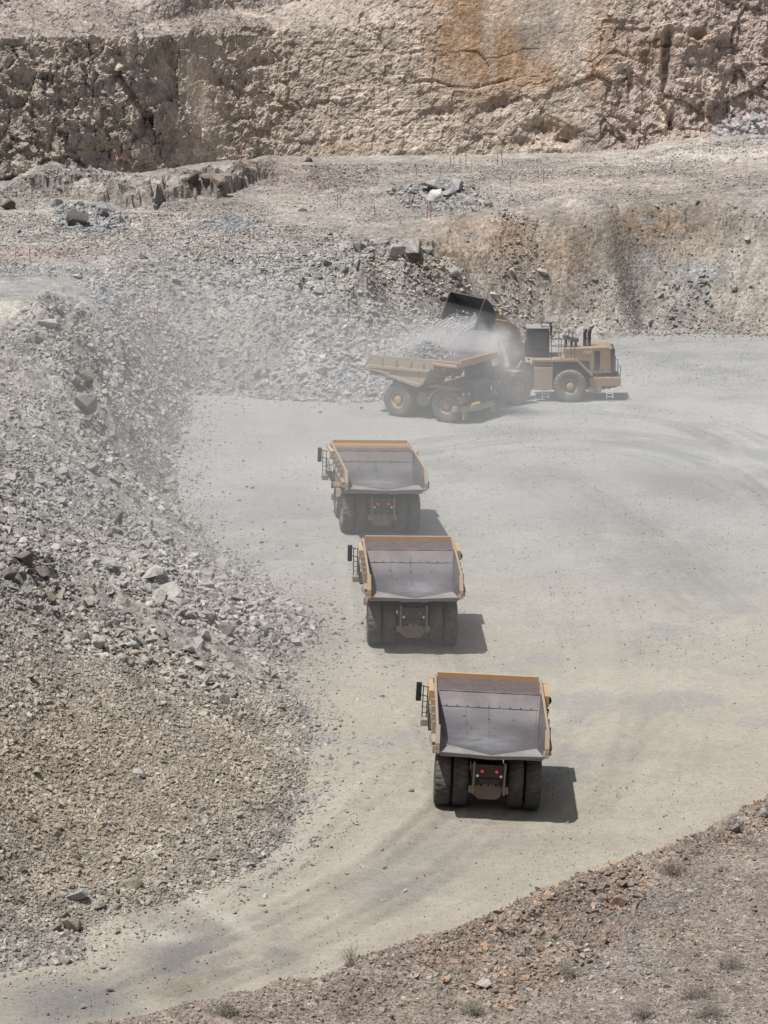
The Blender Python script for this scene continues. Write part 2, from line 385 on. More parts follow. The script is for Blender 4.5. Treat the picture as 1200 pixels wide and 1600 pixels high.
# ---- rubble slope and benches: one height field through surveyed points
TOE = [(1500, 530), (1350, 528), (1200, 525), (1100, 518), (1000, 515), (930, 520), (850, 530), (780, 560), (700, 600), (640, 622), (560, 622), (500, 620), (450, 614), (390, 612), (330, 606), (290, 612), (275, 660), (255, 705), (255, 750), (275, 800), (325, 850), (390, 905), (450, 950), (490, 985), (450, 1030), (440, 1075), (480, 1130), (470, 1190), (465, 1250), (445, 1310), (390, 1355), (300, 1395), (200, 1425), (130, 1440), (128, 1490), (60, 1505), (0, 1515), (-120, 1530)]
CTL = [(a, b, 0.0) for a, b in TOE]
CTL += [(-90, 1400, 2.6), (-90, 1200, 6.5), (-100, 1000, 9), (-100, 800, 10), (-120, 600, 11), (0, 1410, 1.3), (0, 1300, 3.2), (0, 1200, 4.7), (0, 1100, 6.2), (0, 1000, 7.3), (0, 905, 8.2), (20, 870, 7.6), (0, 780, 7.8), (0, 700, 8.3), (0, 600, 8.8), (0, 525, 9.4), (20, 490, 9.4), (60, 470, 9.6), (110, 478, 9.2), (140, 500, 8.6), (190, 545, 6.4), (230, 580, 3.8), (150, 600, 7.0), (140, 660, 6.2), (200, 640, 3.6), (100, 740, 6.3), (180, 720, 3.2), (130, 830, 5.3), (210, 810, 2.7), (250, 880, 2.9), (150, 920, 5.2), (330, 940, 1.9), (400, 980, .8), (120, 1000, 5.4), (250, 1010, 3.4), (350, 1060, 1.7), (120, 1120, 4.3), (250, 1150, 2.9), (370, 1150, 1.3), (120, 1260, 2.7), (250, 1280, 1.7), (350, 1290, .9), (110, 1370, 1.2), (220, 1375, .7),
        (0, 450, 9.5), (0, 400, 9.6), (0, 350, 10), (100, 440, 9.2), (160, 470, 8.4), (230, 520, 5.2), (270, 570, 2.2), (200, 440, 8.3), (300, 480, 6.2), (300, 540, 3.4), (300, 430, 8.4), (380, 520, 4.6), (380, 560, 2.6), (380, 470, 6.6), (430, 420, 8.2), (460, 480, 6.1), (470, 550, 3.1), (520, 420, 8.0), (540, 455, 7.2), (560, 500, 5.0), (560, 560, 2.4), (560, 390, 8.8), (620, 400, 8.8), (640, 450, 6.6), (650, 520, 3.3), (680, 570, 1.2), (700, 500, 3.5), (720, 430, 6.5), (760, 480, 3.4),
        (640, 352, 9.6), (700, 350, 9.8), (760, 352, 9.8), (860, 345, 10), (905, 347, 9.9), (950, 345, 9.95), (1000, 333, 10.25), (1050, 320, 10.6), (1110, 324, 10.5), (1200, 338, 10), (1350, 345, 9.8),
        (700, 336, 9.9), (860, 330, 10.1), (950, 328, 10.1), (1050, 307, 10.6), (1200, 320, 10.1),
        (800, 430, 5.6), (870, 430, 5.3), (950, 430, 5.4), (1050, 410, 5.9), (1200, 425, 5.3), (1350, 430, 5.3), (860, 480, 2.6), (1000, 465, 2.8), (1200, 475, 2.7), (1350, 480, 2.6), (1100, 360, 8.5), (900, 385, 7.8), (1200, 380, 7.6),
        (100, 330, 9.8), (200, 380, 9.3), (300, 340, 9.5), (420, 370, 9.1), (500, 330, 9.5), (600, 290, 9.9), (760, 290, 10.1), (900, 280, 10.2), (1050, 270, 10.5), (1200, 270, 10.6), (1350, 270, 10.6)]
FOOT = [(-350, 315, 10.7), (-150, 300, 10.6), (0, 288, 10.5), (130, 280, 10.4), (250, 266, 10.3), (330, 252, 10.2), (430, 246, 10), (560, 243, 10), (700, 243, 10), (830, 240, 10.1), (930, 238, 10.2), (1000, 232, 10.6), (1060, 218, 11.6), (1130, 214, 11.8), (1200, 212, 12), (1400, 208, 12.2), (1600, 208, 12.2)]
CTL += FOOT
W_ = [tuple(at(*c)) for c in CTL]
for c in FOOT: q = at(*c); W_.append((q[0], q[1]+14, c[2]+1.5))
for x_, y_ in ((0, 150), (8, 190), (4, 230), (-5, 250), (0, 255), (20, 270), (30, 285), (20, 240), (30, 200), (40, 160), (50, 240), (52, 285), (-4, 170), (-1, 205), (-8, 128), (-20, 124)): W_.append((x_, y_, -2.2))
W_ = np.array(W_); 
def tps_fit(P, lam=.02):
    n = len(P); d = np.hypot(P[:, None, 0]-P[None, :, 0], P[:, None, 1]-P[None, :, 1])/50
    K = np.where(d > 0, d*d*np.log(np.maximum(d, 1e-9)), 0)+lam*np.eye(n)*.05
    Q = np.concatenate([np.ones((n, 1)), P[:, :2]/50], 1)
    A = np.block([[K, Q], [Q.T, np.zeros((3, 3))]]); b = np.concatenate([P[:, 2], np.zeros(3)])
    return np.linalg.solve(A, b)
_tw = tps_fit(W_)
def tps(x, y):
    out = np.empty_like(x)
    for i in range(0, len(x), 40000):
        a, b = x[i:i+40000], y[i:i+40000]
        d2 = ((a[:, None]-W_[None, :, 0])**2+(b[:, None]-W_[None, :, 1])**2)/2500
        K = .5*d2*np.log(np.maximum(d2, 1e-12))
        out[i:i+40000] = K@_tw[:-3]+_tw[-3]+_tw[-2]*a/50+_tw[-1]*b/50
    return out
LEDGE = np.array([at(*q, 10) for q in ((60, 300), (130, 308), (185, 316), (240, 322), (256, 306), (300, 302), (345, 302), (365, 292), (420, 270), (470, 262))])

TX = np.arange(-56, 56.01, .23); TY = np.arange(122, 366, .23)
def build_slope():
    X, Y = np.meshgrid(TX, TY); x, y = X.ravel(), Y.ravel()
    h = tps(x, y)
    px, py = toPx(x, y, h)
    P = np.stack([x, y], 1)
    # how rough the ground lies, by place
    rough = .10+blobs(px, py, [(130, 560, 150, 110, .55), (100, 700, 160, 140, .5), (170, 880, 200, 70, .55, 20), (60, 920, 110, 60, .6), (330, 970, 190, 60, .30, 15), (320, 1060, 130, 60, .2), (430, 500, 220, 110, .38), (600, 430, 130, 60, .7), (560, 470, 60, 60, .8), (130, 340, 110, 30, .4), (360, 345, 70, 25, .3), (690, 310, 80, 25, .25), (900, 420, 330, 70, .17), (1120, 350, 130, 45, .38), (820, 370, 200, 40, .28), (80, 1150, 140, 130, .2), (40, 1440, 90, 60, .25), (310, 290, 100, 14, .5), (520, 285, 70, 25, .25), (1130, 225, 90, 20, .25)])
    f1, r1, _, _ = facet(P, 3.6, 3, .7); f2, r2, _, _ = facet(P, 1.5, 5, .8); f3, r3, _, _ = facet(P, .7, 9, .9)
    m = smooth(-.3, .5, fbm(x, y, s=9, o=3, seed=61))
    d = rough*(.75*f1*m+.55*f2*(.3+.7*m)+.32*f3)+.5*rough*fbm(x, y, s=6, o=4, seed=62)+.03*fbm(x, y, s=.8, o=2, seed=63)
    # gullies down the right-hand face
    gl = blobs(px, py, [(960, 420, 330, 80, 1.0)])
    d = d+gl*.28*(ridged(x, y*.25, s=4.5, o=3, seed=64)-.5)
    # sharp rock outcrops on the promontory
    oc = blobs(px, py, [(145, 625, 35, 60, 1.0, -15), (120, 540, 60, 30, .8), (70, 500, 50, 25, .7), (560, 440, 40, 30, .9), (640, 400, 40, 22, .8), (700, 420, 25, 25, .5), (60, 900, 70, 35, .6), (170, 780, 50, 30, .5), (1090, 345, 40, 18, .5), (240, 900, 40, 30, .4)])
    fo, ro, _, _ = facet(P, 2.6, 33, 1.1)
    d = d+oc*(1.5*fo+.5*f2)
    # the step along the left bench
    yl = np.interp(x, LEDGE[:, 0], LEDGE[:, 1])+1.1*f2+.7*f3+1.2*fbm(x, y, s=2.5, o=3, seed=66)
    amp = 1.45*smooth(LEDGE[0, 0]-6, LEDGE[1, 0]-3, x)*(1-smooth(LEDGE[7, 0], LEDGE[9, 0], x))
    d = d+amp*smooth(-.1, .35, y-yl)*(1-smooth(3, 20, y-yl))*(1+.5*f2)
    h = h+d
    # colours of the rock itself
    n = fbm(x, y, s=9, o=5, seed=71)[:, None]; nn = fbm(x, y, s=2.2, o=4, seed=72)[:, None]
    c = np.tile(seen(159, 153, 144), (len(x), 1))
    def patch(lst, col, ns=5, seed=80, lo=-.35, hi=.35):
        nonlocal c
        wgt = (blobs(px, py, lst)*smooth(lo, hi, fbm(x, y, s=ns, o=4, seed=seed)+.12))[:, None]
        c = c*(1-wgt)+np.array(col)*wgt
    patch([(90, 1230, 330, 230, .95), (330, 1200, 150, 140, .8)], seen(166, 149, 126), 30, 81, -.9, -.2)
    patch([(40, 1000, 120, 60, .6)], seen(154, 145, 130), 6, 82)
    patch([(520, 300, 300, 60, .9), (950, 280, 420, 55, 1.0), (250, 330, 260, 50, .7), (1150, 250, 200, 50, 1.0)], seen(179, 165, 152), 14, 83, -.7, 0)
    patch([(830, 395, 260, 65, 1.0), (1040, 370, 180, 70, 1.0), (1180, 430, 180, 110, .9), (950, 440, 300, 60, .8)], seen(146, 130, 113), 9, 84, -.7, 0)
    patch([(800, 375, 50, 30, .9), (700, 400, 40, 30, .6), (885, 400, 40, 40, .8), (1010, 350, 60, 22, .9), (950, 350, 80, 16, .7), (740, 350, 60, 12, .6)], seen(156, 128, 100), 3, 85)
    patch([(1050, 450, 220, 55, .75)], seen(150, 142, 132), 8, 86)
    patch([(150, 348, 70, 18, .5), (360, 345, 55, 22, .7), (680, 310, 70, 22, .4), (60, 440, 130, 28, .8), (170, 455, 50, 26, .9), (1090, 425, 40, 16, .9), (1010, 345, 14, 8, .8), (500, 420, 70, 30, .5), (430, 440, 130, 40, .4), (120, 760, 80, 50, .35), (560, 590, 50, 30, .8), (1180, 195, 60, 30, .9), (1010, 405, 14, 10, .6)], seen(156, 157, 158), 3, 87)
    patch([(90, 405, 140, 20, .7), (40, 300, 60, 14, .4), (470, 270, 70, 18, .35), (300, 430, 60, 14, .3), (395, 275, 25, 12, .7)], seen(158, 128, 116), 4, 88)
    patch([(15, 488, 55, 16, 1.0), (1100, 245, 160, 10, .7, -3), (230, 290, 140, 9, .7, -12)], seen(200, 190, 172), 12, 89, -.9, -.3)
    patch([(320, 320, 80, 12, .5), (330, 295, 60, 12, .6)], seen(104, 92, 82), 2, 90)
    c = c*(1+.14*n+.16*nn)*(1+.22*(r2[:, :1]-.5)+.18*(r3[:, 1:2]-.5))
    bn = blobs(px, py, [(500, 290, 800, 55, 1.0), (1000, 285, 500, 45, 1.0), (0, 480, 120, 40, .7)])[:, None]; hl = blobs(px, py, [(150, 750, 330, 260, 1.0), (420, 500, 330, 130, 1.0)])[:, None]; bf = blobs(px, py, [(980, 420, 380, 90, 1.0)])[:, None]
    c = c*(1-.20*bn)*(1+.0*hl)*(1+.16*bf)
    global TH_
    TH_ = h.reshape(len(TY), len(TX)); 
    Fq = grid_faces(len(TX), len(TY))
    keep = (h[Fq] > -.9).any(1); Fq = Fq[keep]
    used = np.unique(Fq); mp = np.full(len(h), -1); mp[used] = np.arange(len(used))
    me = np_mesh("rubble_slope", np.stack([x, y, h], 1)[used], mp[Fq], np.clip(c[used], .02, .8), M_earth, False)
    global TC_; TC_ = c.reshape(len(TY), len(TX), 3)
    return tag(put("terrain", me), kind='structure')
build_slope()
def bil(G, gx, gy, x, y):
    i = np.clip((x-gx[0])/(gx[1]-gx[0]), 0, len(gx)-1.001); j = np.clip((y-gy[0])/(gy[1]-gy[0]), 0, len(gy)-1.001)
    a, b = i.astype(int), j.astype(int); u, v = i-a, j-b
    if G.ndim == 3: u, v = u[:, None], v[:, None]
    return (G[b, a]*(1-u)+G[b, a+1]*u)*(1-v)+(G[b+1, a]*(1-u)+G[b+1, a+1]*u)*v
def ground_z(x, y):
    x, y = np.atleast_1d(np.asarray(x, float)), np.atleast_1d(np.asarray(y, float))
    return np.maximum(floor_z(x, y), bil(TH_, TX, TY, x, y))
def ground_c(x, y): return bil(TC_, TX, TY, x, y)

# ---- rock face of the pit wall
def build_face():
    FP = np.array([at(*c) for c in FOOT]); 
    xs = np.arange(-60, 60, .17); ns = 235; ds = .165
    s = np.arange(ns)*ds
    y0 = np.interp(xs, FP[:, 0], FP[:, 1]); z0 = np.interp(xs, FP[:, 0], FP[:, 2])-1.3
    k = np.ones(25)/25; y0 = np.convolve(np.pad(y0, 12, 'edge'), k, 'valid'); z0 = np.convolve(np.pad(z0, 12, 'edge'), k, 'valid')
    pfx, _ = toPx(xs, y0, z0)
    S, PX = np.meshgrid(s, pfx, indexing='ij'); X = np.tile(xs, (ns, 1))
    Lw = np.interp(pfx, [-200, 0, 250, 430, 600], [16.2, 15.6, 15.0, 14.8, 14.9])[None, :]+.35*fbm(X[:1].ravel(), X[:1].ravel()*0, s=6, o=3, seed=101)[None, :]
    b1 = 76-6*smooth(420, 250, PX)+4*fbm(X.ravel(), S.ravel(), s=10, o=2, seed=102).reshape(X.shape)
    open_ = smooth(400, 690, PX)                              # to the right the face runs on up without a bench
    b2 = 13+open_*58
    b3 = 20+42*smooth(170, 300, PX+25*fbm(S.ravel(), X.ravel(), s=4, o=3, seed=104).reshape(X.shape))
    b2 = b2+(np.maximum(b3, b2)-b2)*smooth(5.5, 7, S-Lw-2.5*fbm(X.ravel(), S.ravel()*0, s=8, o=2, seed=103).reshape(X.shape))
    be = b1+(b2-b1)*smooth(-.15, .5, S-Lw)
    br = R(1)*be
    Yb = y0[None, :]+np.cumsum(np.cos(br)*ds, 0); Zb = z0[None, :]+np.cumsum(np.sin(br)*ds, 0)
    x, y, z, sx = X.ravel(), Yb.ravel(), Zb.ravel(), S.ravel()
    px, py = toPx(x, y, z); P = np.stack([x, y, z], 1)
    top = smooth(0, .8, (S-Lw).ravel())*(1-open_.ravel())     # the bench above the face
    crag = blobs(px, py, [(60, 160, 250, 130, 1.0), (230, 140, 60, 110, 1.0), (0, 250, 200, 80, 1.0)])
    crag = np.maximum(crag, (px < 60)*1.0)*(1-.8*top)
    rcrag = np.maximum(blobs(px, py, [(1080, 120, 130, 160, 1.0), (1000, 190, 80, 70, .9)]), (px > 1090)*1.0)
    slab = blobs(px, py, [(316, 165, 25, 75, 1.0, -14)])
    smo = blobs(px, py, [(770, 40, 100, 95, 1.0), (860, 40, 95, 90, 1.0), (930, 215, 30, 28, .9), (500, 20, 40, 20, .2)])
    rubm = blobs(px, py, [(390, 160, 75, 95, 1.0)])
    mid = np.clip(1-crag-rcrag-smo, 0, 1)
    D = .55*fbm(x, y, z, s=8, o=3, seed=111)*(.5+crag+rcrag-.4*smo)
    g1, q1, _, _ = facet(P, 2.9, 112, .9); g2, q2, _, _ = facet(P, 1.3, 113, 1.0); g3, q3, _, _ = facet(P, .62, 114, .9)
    g0, _, e1, e2 = facet(P, 4.6, 126, 1.0, (1.25, 1.25, .9)); _, _, h1, h2 = facet(P, 2.2, 127, .9)
    joint = np.exp(-((e2-e1)/.03)**2)*smooth(.0, .4, fbm(x, y, z, s=4, o=3, seed=128)); joint2 = np.exp(-((h2-h1)/.05)**2)*smooth(-.1, .35, fbm(x, y, z, s=4, o=2, seed=129))
    v1, p1, _, _ = facet(P, 2.3, 115, .7, (1, 1, 2.6)); vr = ridged(x, y, z*.3, s=4.2, o=4, seed=116)
    D = D+crag*(1.0*g0+.55*g1+.40*g2+.16*g3-.6*joint-.4*joint2)*(1-.9*slab)+slab*(1.1-.09*(sx-1))
    crk = np.exp(-((py-(132+7*np.sin(px*.045)+5*fbm(x, z, s=3, o=3, seed=124)))/2.2)**2)*smooth(520, 600, px)*smooth(860, 800, px)
    D = D-.30*crk*smooth(-.2, .3, fbm(x, z, s=4, o=2, seed=125))
    D = D+rcrag*(.6*g0+.7*v1+1.7*(vr-.45)+.35*g2+.18*g3-.25*joint)
    D = D+mid*(1-slab)*(.22*g0-.16*joint+.10*g1+.12*g2+.12*g3+.10*ridged(x*2.2, y, z*.35, s=2.4, o=3, seed=123)+rubm*(.25*g1+.2*g2+.12*g3))+smo*(.10*g0+.01*g3)
    cut = blobs(px, py, [(500, 165, 150, 70, 1.0), (640, 185, 70, 60, 1.0)])
    D = D+cut*(.016*np.sin(2*math.pi*(z/.42+.9*fbm(x, y, z, s=4, o=3, seed=118)))+.06*np.abs(np.sin(x*math.pi/.8+2*fbm(x, y, z, s=6, o=2, seed=120))))
    D = D+.05*(1-.8*smo)*fbm(x, y, z, s=.6, o=2, seed=119)
    hollow = blobs(px, py, [(848, 203, 26, 16, 1.5), (885, 214, 22, 13, 1.2), (820, 222, 20, 10, 1.0), (775, 166, 26, 11, .9, -25), (700, 175, 22, 8, .6), (1041, 95, 8, 50, 2.0, 6), (1051, 190, 7, 20, 1.8), (1012, 105, 11, 34, 1.2, -8), (1132, 160, 7, 26, 1.2), (985, 130, 6, 22, 1.0), (1090, 55, 13, 9, 1.4), (265, 130, 16, 60, 1.5, -12), (130, 165, 18, 20, 1.0), (30, 130, 20, 14, 1.0), (185, 110, 24, 8, .9), (150, 240, 16, 14, .9), (400, 95, 20, 9, .8), (345, 128, 14, 8, .7)])
    D = D-hollow*(.8+.5*g2)
    lip = np.exp(-((sx-(Lw+0*S).ravel()+.5)/.35)**2)*(1-open_.ravel())*(px < 470)
    D = D+.28*lip*(.4+fbm(x, y, s=3, o=2, seed=121))       # the crest overhangs a little
    D = np.where(top > .5, .15*g2+.1*g3+.3*fbm(x, y, z, s=4, o=3, seed=122)+.1, D)
    D = D*smooth(0, 1.0, sx+.3)
    b = br.ravel(); V = np.stack([x, y-D*np.sin(b), z+D*np.cos(b)], 1)
    # colours
    nz = fbm(x, y, z, s=5, o=5, seed=131)[:, None]; n2 = fbm(x, y, z, s=1.2, o=4, seed=132)[:, None]
    c = np.tile(seen(192, 172, 152), (len(x), 1))
    def patch(wgt, col, ns=3, seed=140, lo=-.4, hi=.3):
        nonlocal c
        wgt = np.clip(wgt*smooth(lo, hi, fbm(x, y, z, s=ns, o=4, seed=seed)), 0, 1)[:, None]; c = c*(1-wgt)+np.array(col)*wgt
    patch(crag, seen(166, 151, 136), 4, 141, -.9, -.2)
    patch(rcrag, seen(186, 164, 150), 4, 142, -.9, -.2)
    patch(slab, seen(226, 204, 178), 4, 143, -.9, -.3)
    patch(blobs(px, py, [(318, 130, 14, 14, .6), (190, 245, 18, 12, .7)]), seen(196, 150, 120), 2, 144)
    stv = fbm(x*1.6+.2*z, z*.16, s=1.6, o=4, seed=155)
    patch(smo*(py < 150), seen(196, 172, 148), 4, 156, -1.2, -.6)
    patch(blobs(px, py, [(725, 50, 70, 110, 1.0, -12), (775, 90, 70, 60, 1.0, 25), (830, 112, 50, 30, .9, 15), (690, 60, 25, 70, .7), (945, 70, 18, 70, .6)])*(.45+.55*smooth(-.9, .1, stv)), seen(180, 137, 98), 4, 145, -1.0, -.4)
    patch(blobs(px, py, [(765, 30, 14, 50, .6, 3), (880, 50, 45, 70, .9), (900, 70, 20, 60, .6), (660, 30, 30, 40, .6)])*smooth(-.4, .3, -stv), seen(204, 184, 164), 3, 146, -.7, 0)
    patch(blobs(px, py, [(843, 42, 34, 38, .8, 20), (925, 215, 28, 26, .9)]), seen(170, 154, 140), 3, 147, -1.2, -.6)
    patch(blobs(px, py, [(930, 90, 14, 60, .7), (1000, 70, 60, 30, .35), (1085, 60, 20, 14, .6), (880, 200, 30, 20, .6)]), seen(184, 128, 84), 2, 148)
    patch(blobs(px, py, [(430, 140, 14, 60, .9, -20), (455, 200, 10, 30, .7, -20), (540, 135, 14, 10, .6), (500, 235, 90, 10, .6)]), seen(196, 170, 130), 2, 149)
    patch(blobs(px, py, [(1165, 190, 50, 26, 1.0), (1140, 210, 40, 14, .8)]), seen(186, 186, 190), 2, 150)
    patch(blobs(px, py, [(1040, 175, 14, 30, .9), (1085, 180, 24, 34, .6), (1093, 130, 30, 22, .6)]), seen(206, 182, 158), 2, 151)
    patch(top*(py < 75), seen(178, 163, 150), 5, 152, -.9, -.3)
    patch(top*blobs(px, py, [(250, 40, 260, 25, .8), (90, 20, 70, 30, .8)]), seen(150, 134, 122), 3, 153)
    c = c*(1+.14*nz+.12*n2)*(1+.2*(q2[:, :1]-.5)+.14*(q3[:, 1:2]-.5))
    vst = fbm(x*1.4, y*.2, z*.22, s=1.1, o=4, seed=157, gain=.6)[:, None]; bnd = fbm(x*.12, y*.1, z*1.3+.2*np.sin(x*.2), s=1.6, o=4, seed=158)[:, None]
    c = c*(1+(.16*vst+.10*bnd)*(mid+.4*smo)[:, None])
    c = .93*c*(1+.14*crag)[:, None]*(1+.04*rcrag)[:, None]
    global FACE_; FACE_ = dict(V=V, c=c, crag=crag*(1-slab), rcrag=rcrag, mid=mid*(1-slab), top=top, px=px, py=py, rub=rubm)
    me = np_mesh("rock_face", V, grid_faces(len(xs), ns)[:, ::-1][:, [3, 2, 1, 0]], np.clip(c, .02, .8), M_cliff, False)
    return tag(put("rock_face", me), kind='structure')
build_face()

# ---- near bank at the foot of the viewer's hill
EDGE = np.array([at(*q, 3.0)[:2] for q in ((1500, 1140), (1330, 1195), (1200, 1252), (1130, 1290), (1010, 1337), (880, 1387), (760, 1443), (640, 1480), (560, 1508), (470, 1542), (380, 1566), (200, 1606), (0, 1640), (-300, 1700))])
BX = np.arange(-30, 42, .16); BY = np.arange(88, 172, .16)
def build_bank():
    X, Y = np.meshgrid(BX, BY); x, y = X.ravel(), Y.ravel()
    t, s = polydist(x, y, [tuple(q) for q in EDGE])
    t = t+.9*fbm(x, y, s=5, o=3, seed=160)+.4*fbm(x, y, s=1.5, o=2, seed=161)
    h = np.where(t > 0, 3.0+.10*t+.55*np.exp(-((t-1.3)/1.1)**2)+.15*(1-np.exp(-t/1.5)), 3.0+.85*t)
    px, py = toPx(x, y, np.maximum(h, 0))
    P = np.stack([x, y], 1)
    f2, r2, _, _ = facet(P, 1.1, 162, .9); f3, r3, _, _ = facet(P, .45, 163, .9)
    rough = .09+blobs(px, py, [(820, 1470, 190, 70, .22, -25), (600, 1540, 130, 50, .18, -20), (1080, 1310, 170, 40, .2, -25)])
    h = h+.35*fbm(x, y, s=7, o=3, seed=164)*smooth(-1, 3, t)+rough*(.6*f2+.5*f3)+.04*fbm(x, y, s=.7, o=3, seed=165)
    c = np.tile(seen(168, 149, 132), (len(x), 1))
    n = fbm(x, y, s=5, o=4, seed=166)[:, None]; nn = fbm(x, y, s=.9, o=4, seed=167)[:, None]
    def patch(lst, col, ns, seed):
        nonlocal c
        wgt = (blobs(px, py, lst)*smooth(-.3, .3, fbm(x, y, s=ns, o=4, seed=seed)+.1))[:, None]; c = c*(1-wgt)+np.array(col)*wgt
    patch([(850, 1450, 170, 60, .8, -25), (960, 1320, 120, 30, .6, -25), (1160, 1262, 50, 14, .8, -25)], seen(170, 142, 118), 2.5, 168)
    patch([(1050, 1480, 200, 120, .5), (1000, 1570, 200, 60, .5)], seen(150, 140, 132), 3, 169)
    patch([(760, 1580, 120, 40, .5)], seen(186, 166, 146), 3, 170)
    c = .74*c*(1+.12*n+.15*nn)*(1+.2*(r3[:, :1]-.5))
    global BH_, BT_, BC_
    BH_ = h.reshape(len(BY), len(BX)); BT_ = t.reshape(BH_.shape); BC_ = c.reshape(len(BY), len(BX), 3)
    Fq = grid_faces(len(BX), len(BY)); keep = (h[Fq] > -.7).any(1); Fq = Fq[keep]
    used = np.unique(Fq); mp = np.full(len(h), -1); mp[used] = np.arange(len(used))
    me = np_mesh("near_bank", np.stack([x, y, h], 1)[used], mp[Fq], np.clip(c[used], .02, .8), M_bank, False)
    return tag(put("near_hillside", me), kind='structure')
build_bank()
# ------------------------------------------------------------------ stones and boulders
import bmesh
def hull(npts, seed, squash=(1, 1, 1), cut=.9):
    r = random.Random(seed); bm = bmesh.new()
    for i in range(npts):
        v = Vector((r.gauss(0, 1), r.gauss(0, 1), r.gauss(0, 1))).normalized()
        q = r.uniform(cut, 1.0); bm.verts.new((v.x*squash[0]*q, v.y*squash[1]*q, v.z*squash[2]*q))
    g = bmesh.ops.convex_hull(bm, input=bm.verts)
    loose = [v for v in bm.verts if not v.link_faces]; bmesh.ops.delete(bm, geom=loose, context='VERTS')
    bmesh.ops.triangulate(bm, faces=bm.faces); bmesh.ops.recalc_face_normals(bm, faces=bm.faces)
    bm.verts.index_update(); V = np.array([v.co[:] for v in bm.verts]); Fc = np.array([[v.index for v in f.verts] for f in bm.faces]); bm.free()
    return V, Fc
SMALL = [hull(9+(i % 3), 200+i, (1, random.uniform(.65, 1), random.uniform(.5, .85))) for i in range(14)]
def rotations(n):
    q = rng.normal(size=(n, 4)); q /= np.linalg.norm(q, axis=1)[:, None]; w, x, y, z = q.T
    return np.stack([1-2*(y*y+z*z), 2*(x*y-z*w), 2*(x*z+y*w), 2*(x*y+z*w), 1-2*(x*x+z*z), 2*(y*z-x*w), 2*(x*z-y*w), 2*(y*z+x*w), 1-2*(x*x+y*y)], 1).reshape(n, 3, 3)
def stones_mesh(name, pos, rad, colr, mat):
    Vs, Fs, Cs = [], [], []; base = 0
    which = rng.integers(0, len(SMALL), len(pos))
    for k, (V, Fc) in enumerate(SMALL):
        idx = np.nonzero(which == k)[0]
        if not len(idx): continue
        M = rotations(len(idx))*rad[idx][:, None, None]
        W = np.einsum('nij,vj->nvi', M, V); W[:, :, 2] *= .85; W += pos[idx][:, None, :]
        Vs.append(W.reshape(-1, 3)); Fs.append((Fc[None]+(np.arange(len(idx))*len(V))[:, None, None]).reshape(-1, 3)+base)
        Cs.append(np.repeat(colr[idx], len(V), 0)); base += len(idx)*len(V)
    return np_mesh(name, np.concatenate(Vs), np.concatenate(Fs), np.clip(np.concatenate(Cs), .015, .85), mat, False)
def inside(x, y, poly):
    c = np.zeros(len(x), bool); n = len(poly)
    for i in range(n):
        x0, y0 = poly[i][:2]; x1, y1 = poly[(i+1) % n][:2]
        if y0 == y1: continue
        m = ((y0 > y) != (y1 > y)) & (x < (x1-x0)*(y-y0)/(y1-y0)+x0); c ^= m
    return c
def zone_points(poly, dens, patch=None, seed=0):
    P = np.array([at(*q)[:2] for q in poly]); lo, hi = P.min(0), P.max(0)
    n = int((hi-lo).prod()*dens); x = rng.uniform(lo[0], hi[0], n); y = rng.uniform(lo[1], hi[1], n)
    m = inside(x, y, P)
    if patch: m &= rng.uniform(size=n) < smooth(patch[1], patch[2], fbm(x, y, s=patch[0], o=3, seed=seed))+patch[3]
    return x[m], y[m]
def sizes(n, a, b, e): u = rng.uniform(size=n); return np.minimum(a*(1-u*(1-(a/b)**e))**(-1/e), b)
def stone_colours(x, y, base, var=.22, alt=None, altp=.12):
    n = len(x); c = base*rng.uniform(1-var, 1+var*1.1, (n, 1))
    if alt is not None:
        m = rng.uniform(size=n) < altp; c[m] = np.array(alt)*rng.uniform(.75, 1.2, (m.sum(), 1))
    return c
M_stone = mat_earth("broken_stone", 2.2, .7, .4, .04)
def scatter(name, label, zones, surf='ground'):
    PX_, RR, CC = [], [], []
    for k, (poly, dens, a, b, e, patch, mulc, alt, altp) in enumerate(zones):
        x, y = toe_band() if poly == 'toe' else zone_points(poly, dens, patch, 300+k); r = sizes(len(x), a, b, e)*.5
        if surf == 'bank':
            t = bil(BT_, BX, BY, x, y); z = bil(BH_, BX, BY, x, y); m = (t > -2.0) & (z > -.2); x, y, r, z = x[m], y[m], r[m], z[m]; c = bil(BC_, BX, BY, x, y)
        else:
            z = ground_z(x, y); c = ground_c(x, y)
            t = bil(BT_, BX, BY, x, y); m = ~((t > -1) & (x > BX[0]) & (x < BX[-1]) & (y < BY[-1])); x, y, r, z, c = x[m], y[m], r[m], z[m], c[m]
            if mulc is None: pass
        c = stone_colours(x, y, c, .36 if surf == 'bank' else .26, alt, altp)*(mulc if mulc is not None else 1.0)
        PX_.append(np.stack([x, y, z+.22*r], 1)); RR.append(r); CC.append(c)
    P, r, c = np.concatenate(PX_), np.concatenate(RR), np.concatenate(CC)
    o = put(name, stones_mesh(name, P, r, c, M_stone)); print(name, len(P))
    return tag(o, label, "rubble", kind='stuff')
GREY = seen(164, 161, 155); BLUE = seen(152, 154, 158); PALE = seen(176, 172, 161); TAN = seen(178, 158, 122); RUSTY = seen(172, 134, 104); DARK = seen(96, 90, 84)
left_gravel = [(-120, 985, 7.5), (60, 985, 7), (180, 1010, 4.5), (330, 1050, 1.8), (450, 1075, 0), (490, 1130, 0), (480, 1200, 0), (470, 1260, 0), (445, 1315, 0), (385, 1365, 0), (290, 1405, 0), (190, 1430, 0), (135, 1450, 0), (130, 1500, 0), (50, 1515, 0), (-130, 1530, 0)]
